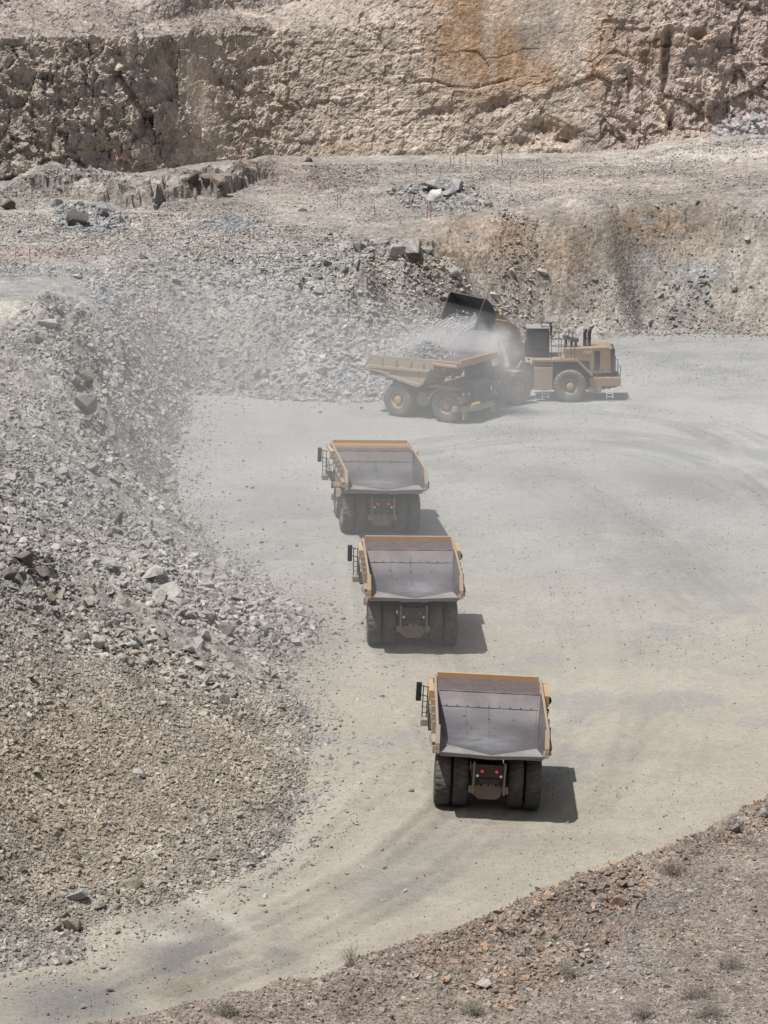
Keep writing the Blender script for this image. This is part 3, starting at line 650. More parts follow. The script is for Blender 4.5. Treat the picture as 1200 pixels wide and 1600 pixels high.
scatter("gravel", "tan gravel covering the near left slope down to the haul road", [
    (left_gravel, 120, .09, .42, 2.1, None, 1.0, PALE, .06),
    (left_gravel, 9, .30, .62, 2.6, (4, -.2, .5, .15), 1.03, PALE, .1)])
left_hill = [(-140, 520, 9), (0, 520, 9), (70, 465, 9.5), (150, 490, 8), (240, 570, 4), (300, 605, 0), (300, 660, 0), (275, 720, 0), (280, 790, 0), (340, 850, 0), (420, 915, 0), (500, 985, 0), (460, 1040, 0), (440, 1090, 0), (300, 1050, 2.2), (170, 1005, 4.8), (60, 985, 7), (-140, 985, 8)]
rocky_spill = [(150, 860, 5), (240, 870, 3), (330, 900, 1.5), (420, 930, 0), (500, 980, 0), (490, 1010, 0), (420, 1000, .4), (340, 985, 1.8), (250, 960, 3.5), (150, 900, 5)]
spill2 = [(80, 985, 6), (150, 985, 5), (230, 1010, 3.4), (330, 1060, 1.6), (380, 1100, 1), (370, 1125, 1.2), (300, 1100, 2), (200, 1050, 3.6), (100, 1020, 5.5)]
crest_rocks = [(-80, 880, 8.5), (20, 870, 8), (90, 900, 7), (110, 950, 6.5), (60, 960, 7), (-80, 920, 8.5)]
scatter("rubble", "grey blasted rubble on the left promontory spilling onto the pit floor", [
    (left_hill, 42, .13, .65, 1.9, (7, -.3, .35, .08), 1.0, PALE, .12),
    (left_hill, 6, .4, 1.2, 2.0, (8, -.1, .4, .03), 1.02, PALE, .16),
    (rocky_spill, 14, .3, 1.0, 1.7, None, 1.06, PALE, .25), (spill2, 10, .3, .85, 1.8, None, 1.03, PALE, .2), (crest_rocks, 10, .3, 1.0, 1.8, None, .85, DARK, .1),
    ([(60, 470, 9.5), (130, 480, 9), (210, 540, 6), (240, 600, 3), (150, 640, 6.5), (60, 560, 8.5)], 8, .3, 1.1, 1.9, None, .95, DARK, .12)])
field = [(100, 425, 9.2), (300, 405, 9), (520, 385, 9), (640, 375, 9.5), (720, 400, 8), (760, 460, 5), (760, 540, 1), (700, 595, 0), (640, 622, 0), (560, 630, 0), (440, 625, 0), (300, 615, 0), (240, 560, 4), (160, 480, 8.4)]
scatter("rubble", "broken rock on the slope behind the loading area", [
    (field, 40, .15, .75, 1.9, (5, -.6, .2, .2), 1.08, PALE, .2), (field, 4, .45, 1.1, 2.3, (6, -.2, .4, .1), 1.05, BLUE, .15),
    ([(480, 570, 2), (620, 545, 2.5), (700, 560, 1), (640, 622, 0), (500, 622, 0)], 8, .35, 1.1, 1.9, None, 1.05, BLUE, .35),
    ([(500, 400, 8.6), (580, 380, 9), (600, 430, 7), (560, 460, 6.5), (500, 440, 7.5)], 5, .4, 1.2, 2, None, 1.0, BLUE, .4),
    ([(600, 385, 9), (660, 385, 9), (730, 415, 7.5), (720, 450, 6), (640, 440, 7)], 5, .4, 1.3, 2, None, .95, GREY, .3)])
bench = [(-220, 330, 10.3), (0, 300, 10.3), (200, 282, 10.2), (350, 260, 10.1), (480, 252, 10), (700, 250, 10), (900, 246, 10), (1050, 238, 10.6), (1330, 225, 11), (1330, 330, 10), (1060, 302, 10.7), (960, 330, 10), (860, 332, 10), (760, 340, 9.8), (640, 345, 9.6), (560, 385, 9), (300, 410, 9), (100, 430, 9.3), (-220, 460, 9.5)]
scatter("gravel", "scattered stones lying over the dusty upper bench", [
    (bench, 15, .13, .5, 2.1, (7, -.3, .4, .12), 1.02, GREY, .3), 
    ([(-150, 345, 9.8), (200, 330, 9.8), (420, 345, 9.4), (560, 370, 9.2), (460, 400, 8.8), (100, 425, 9.2), (-150, 440, 9.5)], 12, .2, .75, 2.1, (5, -.4, .4, .1), 1.0, PALE, .15),
    ([(475, 255, 10), (590, 256, 10), (590, 290, 10), (500, 292, 10)], 9, .25, .8, 2.2, None, .9, None, 0),
    ([(85, 322, 9.9), (170, 318, 9.9), (205, 345, 9.8), (190, 362, 9.7), (90, 355, 9.8)], 9, .3, 1.0, 1.8, None, .95, BLUE, .8),
    ([(310, 350, 9.6), (350, 330, 9.7), (385, 338, 9.7), (415, 348, 9.5), (360, 366, 9.4)], 28, .2, .6, 2.2, None, .95, BLUE, .9),
    ([(600, 300, 9.8), (650, 290, 9.9), (740, 290, 10), (775, 325, 9.9), (720, 328, 9.9), (640, 322, 9.7)], 9, .25, 1.0, 1.9, None, 1.0, GREY, .7),
    ([(-100, 300, 10.4), (130, 288, 10.3), (330, 262, 10.2), (330, 270, 10.2), (130, 300, 10.3), (-100, 312, 10.3)], 12, .2, .8, 2.0, None, .95, None, 0),
    ([(1000, 240, 10.6), (1330, 222, 11), (1330, 250, 10.8), (1000, 248, 10.4)], 5, .15, .6, 2.2, None, .95, None, 0)])
face_r = [(700, 345, 9.6), (860, 345, 9.8), (950, 352, 9.8), (1050, 320, 10.4), (1330, 345, 9.8), (1330, 530, 0), (1100, 520, 0), (930, 522, 0), (850, 532, 0), (760, 560, .6), (760, 470, 4), (720, 410, 7.5)]
scatter("rubble", "stones rolled down the brown bench face behind the loader", [
    (face_r, 14, .13, .55, 2.1, (4, -.2, .5, .08), 1.0, GREY, .25),
    ([(790, 400, 6.6), (840, 430, 5), (860, 520, 0), (760, 545, 1)], 9, .25, .8, 2, None, 1.08, GREY, .3),
    ([(900, 480, 2.2), (1330, 490, 2), (1330, 532, 0), (1100, 522, 0), (850, 532, 0)], 20, .2, .75, 2.0, (5, -.4, .3, .15), 1.06, GREY, .3),
    ([(1030, 410, 6), (1110, 400, 6.5), (1120, 435, 5), (1050, 440, 4.6)], 9, .3, .9, 2, None, 1.0, BLUE, .8)])
toe_out = [(250, 640, 0), (330, 640, 0), (330, 800, 0), (400, 860, 0), (520, 950, 0), (560, 1000, 0), (500, 1060, 0), (540, 1130, 0), (530, 1250, 0), (500, 1340, 0), (420, 1400, 0), (300, 1440, 0), (200, 1480, 0), (180, 1520, 0), (0, 1550, 0), (0, 1400, 0), (300, 1300, 0), (380, 1100, 0), (380, 950, 0), (240, 800, 0)]
def toe_band():
    P = np.array([at(*q)[:2] for q in TOE]); n = 26000; seg = np.hypot(*(P[1:]-P[:-1]).T); k = rng.choice(len(seg), n, p=seg/seg.sum()); u = rng.uniform(size=n)
    q = P[k]*(1-u)[:, None]+P[k+1]*u[:, None]; off = rng.normal(size=(n, 2))*np.abs(rng.normal(size=(n, 1)))*1.9
    return q[:, 0]+off[:, 0], q[:, 1]+off[:, 1]*1.4
floor_all = [(0, 1540, 0), (0, 1600, 0), (200, 1600, 0), (600, 1500, 0), (1200, 1260, 0), (1250, 900, 0), (1250, 530, 0), (850, 540, 0), (640, 630, 0), (300, 620, 0), (280, 760, 0), (520, 1000, 0), (500, 1300, 0), (300, 1430, 0)]
scatter("gravel", "loose stones strewn thinly over the packed pit floor", [
    ('toe', 0, .08, .5, 2.0, None, .97, PALE, .1), (toe_out, 14, .07, .36, 2.3, (5, -.2, .5, .1), 1.0, DARK, .08),
    (floor_all, 7, .05, .2, 2.5, (10, -.3, .5, .15), .95, DARK, .2)])
bank_all = [(1560, 1110, 3), (1330, 1190, 3), (1200, 1245, 3), (1010, 1330, 3), (760, 1436, 3), (560, 1500, 3), (380, 1560, 3), (100, 1620, 3), (-100, 1800, 3), (1500, 1800, 3)]
bank_orange = [(640, 1478, 3.2), (760, 1440, 3.2), (880, 1385, 3.2), (1000, 1350, 3.2), (1010, 1415, 3.6), (960, 1470, 3.8), (900, 1530, 4), (800, 1570, 4.2), (700, 1540, 3.8), (650, 1520, 3.4)]
scatter("gravel", "brown gravel over the near bank along the bottom right", [
    (bank_all, 150, .045, .22, 2.3, (3, -.6, .3, .25), 1.0, PALE, .12), (bank_all, 11, .13, .42, 2.3, (4, -.4, .4, .25), 1.05, GREY, .25),
    (bank_orange, 46, .12, .55, 1.9, (3, -.5, .2, .2), 1.05, RUSTY, .25), ([(1330, 1190, 3), (1200, 1250, 3), (1010, 1335, 3), (1040, 1380, 3.4), (1200, 1310, 3.4), (1330, 1260, 3.4)], 30, .1, .45, 2, (3, -.4, .3, .2), 1.05, RUSTY, .2),
    ([(380, 1562, 3), (560, 1505, 3), (700, 1465, 3), (760, 1500, 3.5), (640, 1600, 4), (380, 1620, 3.5)], 22, .1, .4, 2.1, None, 1.0, None, 0)], 'bank')

# blocks that stand out of the rock face or lie on its ledges
def face_blocks():
    V, c, n = FACE_['V'], FACE_['c'], len(FACE_['V']); P_, R_, C_ = [], [], []
    ok = (FACE_['px'] > -120) & (FACE_['px'] < 1320) & (FACE_['py'] > -60)
    for wgt, cnt, a, b, e in ((FACE_['crag'], 3600, .14, .8, 1.8), (FACE_['crag'], 110, .9, 2.4, 2.0), (FACE_['rcrag'], 2600, .14, .8, 1.9), (FACE_['rcrag'], 40, .8, 1.7, 2.2), (FACE_['mid']*(.25+.75*FACE_['rub']), 3600, .12, .5, 2.2), (FACE_['top'], 2600, .12, .5, 2.2)):
        p = wgt*ok; p = p/p.sum(); k = rng.choice(n, cnt, p=p); r = sizes(cnt, a, b, e)*.5
        q = V[k]+rng.normal(size=(cnt, 3))*.06; q[:, 1] += r*.25; P_.append(q); R_.append(r); C_.append(stone_colours(q[:, 0], q[:, 1], c[k], .2, PALE, .05))
    o = put("rubble", stones_mesh("face_blocks", np.concatenate(P_), np.concatenate(R_), np.concatenate(C_), M_stone))
    tag(o, "angular blocks and loose stones lodged in the high rock face", "rubble", kind='stuff')
face_blocks()

# ---- boulders: every one an object of its own
BIG = [hull(9+(i % 5), 500+i, (1, random.uniform(.62, .95), random.uniform(.55, .9)), .85) for i in range(16)]
t = NT("boulder_rock"); co = t.coord('Object'); oi = t.new('ShaderNodeObjectInfo')
ad = t.new('ShaderNodeVectorMath', operation='MULTIPLY_ADD'); t.link(oi.outputs['Random'], ad.inputs[0]); ad.inputs[1].default_value = (40, 40, 40); t.link(co, ad.inputs[2])
n1 = t.noise(ad.outputs[0], 1.6, 8, .65).outputs[0]; n2 = t.noise(ad.outputs[0], 7, 5, .7).outputs[0]
t.link(t.mul(oi.outputs['Color'], t.math('MULTIPLY', t.rangev(n1, .3, .7, .78, 1.2), t.rangev(n2, .3, .7, .88, 1.12))), t.bsdf.inputs['Base Color'])
t.bump(t.math('ADD', n1, t.math('MULTIPLY', n2, .4)), .8, .25); t.set(Roughness=.93); t.bsdf.inputs['Specular IOR Level'].default_value = .2
M_boulder = t.m
def big_mesh(i):
    V, Fc = BIG[i]; bm = bmesh.new(); vs = [bm.verts.new(v) for v in V]
    for f in Fc: bm.faces.new([vs[k] for k in f])
    bmesh.ops.dissolve_limit(bm, angle_limit=R(6), verts=bm.verts, edges=bm.edges)
    bmesh.ops.bevel(bm, geom=bm.edges[:], offset=.035, segments=1, affect='EDGES', profile=.6)
    bmesh.ops.triangulate(bm, faces=bm.faces)
    bmesh.ops.subdivide_edges(bm, edges=bm.edges, cuts=2, use_grid_fill=True)
    bmesh.ops.recalc_face_normals(bm, faces=bm.faces)
    P = np.array([v.co[:] for v in bm.verts]); d = .06*fbm(P[:, 0]+i*7, P[:, 1], P[:, 2], s=.9, o=2, seed=900+i)+.07*fbm(P[:, 0], P[:, 1]+i*5, P[:, 2], s=.3, o=2, seed=950+i)
    for v, k in zip(bm.verts, d): v.co *= 1+float(k)
    me = bpy.data.meshes.new("boulder"); bm.to_mesh(me); bm.free(); me.materials.append(M_boulder); return me
BIGM = [big_mesh(i) for i in range(16)]
def boulder(x, y, size, colr, label, group=None, i=None, sq=(1, 1, 1), bank=False, sink=.22):
    i = random.randrange(16) if i is None else i
    o = put("boulder", BIGM[i]); r = size*.5
    z = float(bil(BH_, BX, BY, np.array([x]), np.array([y]))[0]) if bank else float(ground_z(x, y)[0])
    o.location = (x, y, z+r*sq[2]*(.62-sink)); o.scale = (r*1.1*sq[0], r*1.1*sq[1], r*1.1*sq[2])
    o.rotation_euler = (random.uniform(-.35, .35), random.uniform(-.35, .35), random.uniform(0, 6.28))
    v = random.uniform(.88, 1.12); g_ = float(sum(colr[:3])/3); colr = [c_*.6+g_*.4+(.012, .004, -.012)[i_] for i_, c_ in enumerate(colr[:3])]; v *= 1.12
    o.color = (colr[0]*v, colr[1]*v, colr[2]*v, 1)
    return tag(o, label, "boulder", group)
def on_slope(px, py):
    """where the sight line of a photo position meets the ground"""
    z = np.linspace(13, -1, 560); Q = np.array([at(px, py, k) for k in z]); g = ground_z(Q[:, 0], Q[:, 1])
    k = int(np.argmax(g >= z)); return Q[k]
def on_bank(px, py):
    z = np.linspace(9, 1, 400); Q = np.array([at(px, py, k) for k in z]); g = bil(BH_, BX, BY, Q[:, 0], Q[:, 1])
    k = int(np.argmax(g >= z)); return Q[k]
HAND = [   # photo position, width in photo pixels, colour, label
    (118, 1407, 34, BLUE, "largest blue grey boulder at the foot of the near left gravel slope"), (157, 1421, 22, BLUE, "blue grey boulder just right of the largest blue one at the gravel foot"),
    (184, 1422, 15, BLUE, "small flat blue grey rock, third in the row from the largest blue boulder"), (215, 1416, 13, BLUE, "small pale blue rock ending the row of blue boulders beside the haul road"),
    (208, 1388, 30, TAN, "rounded tan boulder standing alone above the row of blue rocks"), (111, 1453, 36, seen(165, 140, 120), "squared brown boulder at the tip of the lowest left rubble heap"),
    (88, 1457, 22, seen(160, 138, 118), "brown boulder leaning on the squared brown one at the heap's tip"), (100, 1492, 22, seen(140, 124, 110), "brown rock at the very bottom corner of the left rubble heap"),
    (33, 1362, 18, BLUE, "dull blue grey rock at the left edge of the near gravel slope"), (216, 1213, 19, PALE, "pale rounded boulder alone high on the near gravel slope"),
    (90, 1307, 16, TAN, "tan rock lying alone on the gravel at the left edge"), (257, 1245, 14, TAN, "tan rock in the middle of the near gravel slope"), (374, 1278, 20, PALE, "pale flat rock near the right edge of the gravel slope"),
    (328, 1342, 20, TAN, "wide flat tan rock low on the gravel slope above the road"), (190, 1345, 15, TAN, "tan rock on the lower gravel above the rounded tan boulder"),
    (234, 908, 38, PALE, "large pale blocky boulder in the rock spill below the promontory"), (266, 938, 40, PALE, "long pale slab leaning beside the large blocky boulder"), (172, 888, 28, PALE, "pale boulder above left of the large blocky one in the spill"),
    (210, 880, 22, GREY, "grey boulder between two pale ones at the top of the rock spill"), (152, 1010, 30, PALE, "pale boulder heading the second band of rocks on the left slope"), (184, 996, 24, GREY, "grey boulder right of the pale one heading the second rock band"),
    (203, 1016, 26, PALE, "pale angular boulder midway along the second rock band"), (316, 1068, 24, PALE, "pale boulder near the lower end of the second rock band"), (351, 1103, 30, PALE, "flat pale boulder ending the second band of rocks"),
    (354, 990, 28, seen(130, 126, 120), "dark grey boulder at the lower rim of the rock spill"), (93, 935, 22, TAN, "tan block on the near crest at the left edge"), (10, 908, 28, seen(120, 114, 108), "dark boulder on the crest at the left border"),
    (36, 884, 30, seen(110, 106, 102), "darkest tall boulder on the near left crest"), (64, 903, 24, seen(125, 118, 110), "dark boulder behind the tan block on the near crest"), (78, 940, 20, seen(130, 120, 110), "small dark block beside the tan block on the crest"),
    (132, 640, 40, seen(138, 134, 128), "tall grey outcrop slab jutting from the promontory slope"), (140, 612, 26, seen(132, 128, 122), "grey block on top of the tall outcrop slab"), (117, 602, 20, GREY, "grey rock left of the tall outcrop on the promontory"),
    (190, 563, 24, seen(130, 126, 118), "dark slab standing in for the shadow on the right shoulder of the promontory"), (74, 512, 24, PALE, "pale boulder among the rocks just under the promontory crest"), (75, 467, 15, seen(120, 105, 92), "brown boulder perched alone on the promontory crest"),  # first entry: dark slab added in place of a shadow
    (92, 497, 20, DARK, "dark boulder on the crest rocks of the promontory"), (52, 540, 24, PALE, "pale flat boulder on the left side of the promontory"), (100, 745, 22, GREY, "grey boulder halfway down the promontory's left flank"), (185, 818, 24, seen(128, 124, 118), "dark boulder where the promontory meets the rock spill"),
    (502, 584, 24, seen(160, 160, 162), "pale grey boulder at the slope foot left of the loaded truck"), (470, 590, 18, GREY, "grey boulder second left from the loaded truck at the slope foot"), (590, 582, 26, seen(176, 178, 184), "bluish white boulder right behind the loaded truck's tail"),
    (548, 560, 20, BLUE, "blue boulder on the slope above the loaded truck's tail"), (352, 572, 22, GREY, "grey boulder on the middle of the rubble slope foot"), (400, 585, 18, PALE, "pale rock at the slope foot left of centre"),
    (645, 404, 30, GREY, "big grey boulder under the bench crest above the loading bucket"), (620, 398, 22, GREY, "grey boulder left of the big one under the bench crest"), (709, 436, 24, GREY, "grey boulder in the gully above the bucket"),
    (668, 398, 20, BLUE, "bluish boulder right of the big one under the bench crest"), (771, 468, 15, PALE, "pale square block on the slope just behind the raised bucket"), (723, 458, 13, PALE, "pale rock peeking over the top edge of the bucket"),
    (560, 395, 24, BLUE, "blue boulder on the bench crest left of centre"), (530, 430, 24, BLUE, "blue boulder below the bench crest left of centre"), (507, 415, 18, BLUE, "small blue boulder at the left end of the crest rocks"),
    (672, 298, 32, seen(180, 184, 182), "largest pale grey boulder of the heap on the bench"), (714, 298, 24, seen(150, 152, 158), "grey boulder at the right top of the bench heap"), (700, 308, 22, seen(160, 152, 160), "mauve grey boulder at the centre of the bench heap"),
    (682, 317, 28, seen(190, 188, 178), "broad flat pale boulder at the front of the bench heap"), (735, 322, 18, PALE, "pale boulder right of the bench heap"), (741, 331, 13, PALE, "small pale rock at the right front of the bench heap"),
    (762, 323, 14, seen(160, 158, 156), "grey rock right of the bench heap standing clear of it"), (647, 303, 16, BLUE, "bluish rock at the left end of the bench heap"), (612, 302, 13, PALE, "pale block standing clear to the left of the bench heap"),
    (121, 352, 30, seen(90, 92, 96), "largest dark boulder in the blue rocks on the left bench"), (167, 330, 24, BLUE, "upper blue boulder of the blue rocks on the left bench"), (160, 340, 20, seen(104, 108, 116), "dark blue boulder below the upper blue one"),
    (190, 350, 22, BLUE, "right hand blue boulder of the blue rocks on the left bench"), (13, 327, 20, seen(96, 94, 92), "dark boulder at the left border of the bench"), (87, 322, 18, BLUE, "left hand blue boulder of the blue rocks on the left bench"),
    (408, 349, 14, BLUE, "dark blue rock right of the small blue stone heap"), (343, 291, 26, seen(140, 122, 106), "brown block at the right end of the bench ledge"), (322, 292, 24, seen(112, 98, 88), "dark brown block in the ledge face"), (300, 294, 20, seen(126, 110, 98), "brown block at the middle of the ledge face"),
    (482, 253, 11, seen(104, 88, 78), "dark brown rock at the top left of the brown stone patch"), (225, 404, 12, seen(104, 96, 90), "dark pointed rock alone on the bench left of centre"), (473, 330, 14, PALE, "pale flat rock alone on the bench left of the grey heap"),
    (848, 432, 16, PALE, "pale boulder on the brown bench face above the loader cab"), (800, 432, 16, GREY, "grey boulder on the bench face right of the gully"), (1098, 444, 13, PALE, "pale boulder on the right part of the bench face"), (1168, 380, 10, PALE, "pale rock high on the bench face at the right edge"),
    (966, 1418, 28, seen(186, 138, 104), "biggest orange boulder on the near bank"), (944, 1408, 18, seen(180, 130, 96), "orange boulder left of the biggest orange one on the bank"), (991, 1421, 18, seen(170, 148, 120), "tan boulder right of the biggest orange one on the bank"),
    (995, 1404, 14, seen(178, 140, 108), "orange brown rock behind the tan boulder on the bank"), (838, 1461, 18, seen(196, 160, 126), "pale orange boulder in the middle of the bank rubble"), (756, 1545, 24, seen(200, 180, 162), "pale pink boulder low on the near bank"),
    (945, 1476, 20, seen(182, 128, 94), "flat orange boulder below the biggest orange one"), (803, 1557, 13, seen(176, 112, 80), "small reddest rock low on the near bank"), (1148, 1302, 16, seen(176, 166, 160), "pale rock high on the bank near the dry shrub"),
    (1089, 1335, 14, seen(150, 128, 108), "brown rock on the upper bank left of the pale one"), (1195, 1277, 16, seen(170, 166, 162), "pale rock on the bank at the right border"), (987, 1517, 13, seen(150, 156, 160), "bluish rock on the plain part of the near bank"),
    (1008, 1544, 10, seen(206, 206, 206), "white stone on the plain part of the near bank"), (1086, 1494, 13, seen(164, 166, 172), "pale bluish rock beside a dark dry shrub on the bank"), (1025, 1334, 14, seen(190, 172, 152), "pale rock at the upper edge of the bank rubble"), (862, 1435, 16, seen(184, 140, 106), "orange rock at the top of the bank rubble"),
    (700, 1575, 14, seen(170, 150, 134), "brown rock at the lowest part of the near bank"), (588, 1560, 12, seen(150, 148, 146), "grey rock on the left end of the near bank")]
for px, py, wd, cl, lb in HAND:
    bk = py > 1290-(px-1130)*.55 if px > 560 else py > 1535
    q = on_bank(px, py) if bk else on_slope(px, py)
    boulder(q[0], q[1], wd*1.16/((py+366)/51.9), cl, lb, "single boulders", bank=bk, sq=(1, 1, random.uniform(.9, 1.1)))
MORE = [(rocky_spill, 34, .75, 1.25, PALE, "pale angular boulder among the coarse rock spill below the promontory", "boulders of the rock spill"),
    (spill2, 14, .65, 1.0, PALE, "pale boulder in the second band of rocks on the left slope", "boulders of the second rock band"),
    (left_hill, 46, .7, 1.2, GREY, "grey boulder lying on the promontory and the left rubble slope", "boulders of the left slope"),
    (field, 44, .75, 1.3, GREY, "grey boulder on the rubble slope behind the loading area", "boulders behind the loading area"),
    ([(480, 570, 2), (620, 550, 2.5), (640, 610, 0), (500, 612, 0)], 12, .8, 1.2, seen(170, 172, 176), "bluish boulder heaped at the slope foot near the loaded truck", "boulders near the loaded truck"),
    ([(600, 300, 9.8), (650, 290, 9.9), (740, 290, 10), (765, 322, 9.9), (720, 326, 9.9), (640, 320, 9.7)], 12, .6, 1.1, seen(172, 174, 176), "smaller pale boulder of the grey heap on the bench", "boulders of the bench heap"),
    ([(85, 322, 9.9), (170, 318, 9.9), (205, 345, 9.8), (190, 362, 9.7), (90, 355, 9.8)], 12, .6, 1.1, BLUE, "smaller blue rock among the blue boulders on the left bench", "blue boulders on the left bench"),
    (face_r, 16, .6, 1.0, GREY, "grey boulder on the brown bench face behind the loader", "boulders of the bench face"),
    (left_gravel, 16, .5, .75, TAN, "tan rock lying on the near left gravel slope", "rocks of the near gravel slope"),
    (bank_orange, 16, .38, .6, seen(182, 138, 104), "orange brown rock in the rubble along the near bank", "rocks of the near bank")]
for poly, n, a, b, cl, lb, gp in MORE:
    P = np.array([at(*q)[:2] for q in poly]); lo, hi = P.min(0), P.max(0); k = 0
    while k < n:
        x, y = random.uniform(lo[0], hi[0]), random.uniform(lo[1], hi[1])
        if not inside(np.array([x]), np.array([y]), P)[0]: continue
        boulder(x, y, a+(b-a)*random.random()**2, cl, lb, gp, bank=poly is bank_orange); k += 1
# ------------------------------------------------------------------ haul trucks
YEL = (.47, .27, .10)
M_yel = mat_paint("yellow_paint", YEL, (.43, .34, .25), .75)
M_yeld = mat_paint("dusty_yellow_paint", (.31, .225, .13), (.325, .285, .235), .9, side=.75)
M_lip = mat_paint("bare_lip_steel", (.15, .15, .16), (.32, .30, .29), .5, .5, .4)
M_tan = mat_paint("dust_caked_steel", (.20, .155, .11), (.36, .30, .24), .75)
M_frame = mat_paint("black_frame_paint", (.022, .021, .02), (.26, .21, .17), .30)
M_black = mat_paint("black_plastic", (.015, .015, .016), (.25, .22, .19), .14, .5)
M_rail = mat_paint("handrail_paint", (.03, .03, .03), (.3, .27, .23), .3, .5)
M_tyre = mat_paint("worn_tyre_rubber", (.035, .034, .033), (.30, .275, .25), .6, .85, spec=.2)
M_tyred = mat_paint("dusty_tyre_rubber", (.05, .05, .05), (.34, .31, .28), .75, .9, spec=.2)
M_rim = mat_paint("wheel_rim_paint", (.40, .26, .11), (.38, .32, .25), .75, side=.6)
M_white = mat_paint("white_paint", (.75, .74, .72), (.45, .4, .34), .25)
t = NT("cab_glass"); t.set(Roughness=.08); t.bsdf.inputs['Base Color'].default_value = (.012, .014, .016, 1); t.bsdf.inputs['Specular IOR Level'].default_value = .7; M_glass = t.m
t = NT("lit_tail_lamp"); t.bsdf.inputs['Base Color'].default_value = (.5, .02, .02, 1); t.bsdf.inputs['Emission Color'].default_value = (1, .05, .06, 1); t.bsdf.inputs['Emission Strength'].default_value = .35; M_red = t.m
t = NT("unlit_tail_lamp"); t.bsdf.inputs['Base Color'].default_value = (.30, .05, .045, 1); t.set(Roughness=.3); M_redoff = t.m
t = NT("headlamp_glass"); t.bsdf.inputs['Base Color'].default_value = (.8, .8, .78, 1); t.set(Roughness=.15); M_lamp = t.m

def mat_bed(name, seedo, top=None):
    """inside of a dump body: plate steel scoured by rock, brown where less worn, sheen of the polished floor painted in lighter"""
    t = NT(name); c = t.coord()
    mp = t.new('ShaderNodeMapping'); mp.inputs['Location'].default_value = (seedo*3.1, seedo*1.7, 0); mp.inputs['Scale'].default_value = (.7, .8, .8); t.link(c, mp.inputs[0])
    n = t.noise(mp.outputs[0], 1.1, 7, .6).outputs[0]; n2 = t.noise(mp.outputs[0], 5, 4, .55).outputs[0]
    sp = t.new('ShaderNodeSeparateXYZ'); t.link(c, sp.inputs[0])
    wy = t.math('ADD', sp.outputs[1], t.math('MULTIPLY', n, 1.6))
    brown = t.rangev(wy, 3.4, 5.2, 0, 1)                       # front wall and canopy keep their brown scale
    steel = t.mix(t.rangev(n, .3, .7, 0, 1), (.12, .117, .122), (.175, .168, .172))
    col = t.mix(brown, steel, t.mix(t.rangev(n2, .3, .7, 0, 1), (.13, .102, .10), (.195, .15, .135)))
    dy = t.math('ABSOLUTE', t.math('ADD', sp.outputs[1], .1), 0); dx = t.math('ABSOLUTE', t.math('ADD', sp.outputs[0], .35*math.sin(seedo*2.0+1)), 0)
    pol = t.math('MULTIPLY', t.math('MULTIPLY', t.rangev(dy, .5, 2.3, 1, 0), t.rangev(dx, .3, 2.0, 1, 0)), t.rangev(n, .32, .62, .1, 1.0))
    col = t.mix(pol, col, (.36, .355, .365))  # highlight on the polished floor, painted in as a lighter base colour
    if top: col = t.mix(t.rangev(t.math('ADD', sp.outputs[1], t.math('MULTIPLY', n2, 2.0)), 5.2, 6.6, 0, 1), col, top)
    scr = t.noise(mp.outputs[0], 26, 3, .8).outputs[0]
    col = t.mix(t.rangev(scr, .62, .72, 0, .5), col, (.36, .35, .34))
    t.link(col, t.bsdf.inputs['Base Color'])
    t.set(Metallic=.4); n3 = t.noise(c, .9, 2, .5).outputs[0]; rw = t.rangev(t.math('ADD', sp.outputs[1], t.math('MULTIPLY', n3, 1.2)), 2.3, 3.3, 0, .20); t.link(t.math('ADD', rw, t.rangev(n3, .3, .7, .46, .32)), t.bsdf.inputs['Roughness'])
    t.bump(t.math('ADD', t.math('MULTIPLY', n, 1.0), t.math('MULTIPLY', n2, .12)), .25, .08)
    return t.m
M_spill = mat_paint("polished_spill_plate", (.22, .215, .215), (.36, .335, .31), .6, .45, .3)
M_seam = mat_paint("rusty_weld", (.06, .05, .05), (.2, .17, .16), .5)
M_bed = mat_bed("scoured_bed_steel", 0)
M_rimrail = mat_paint("worn_rail_paint", (.36, .25, .16), (.30, .255, .23), .75)

def tyre_mesh(R0, W, rimr):
    prof = []; h = W/2
    for a, b in ((-.62, rimr), (-.9, rimr+.05), (-1.0, rimr+.28), (-1.0, R0-.22), (-.93, R0-.07), (-.75, R0-.005), (-.4, R0+.01), (0, R0+.015), (.4, R0+.01), (.75, R0-.005), (.93, R0-.07), (1.0, R0-.22), (1.0, rimr+.28), (.9, rimr+.05), (.62, rimr)): prof.append((a*h, b))
    n = 144; k = len(prof); mb = MB(); vs = []
    for i in range(n):
        a = 2*math.pi*i/n
        for q, (x, r) in enumerate(prof):
            if 4 <= q <= 10:
                ph = (i + (0 if x < 0 else 3)) % 6
                if ph < 2 and abs(x) > .12*h: r -= .045 if q not in (4, 10) else .06
                if abs(x) < .1*h and False: r -= .03
            vs.append((x, r*math.cos(a), r*math.sin(a)))
    fs = [(i*k+q, i*k+q+1, ((i+1) % n)*k+q+1, ((i+1) % n)*k+q) for i in range(n) for q in range(k-1)]
    mb.add(vs, fs); return mb
TY_TRUCK = tyre_mesh(1.35, .80, .66)
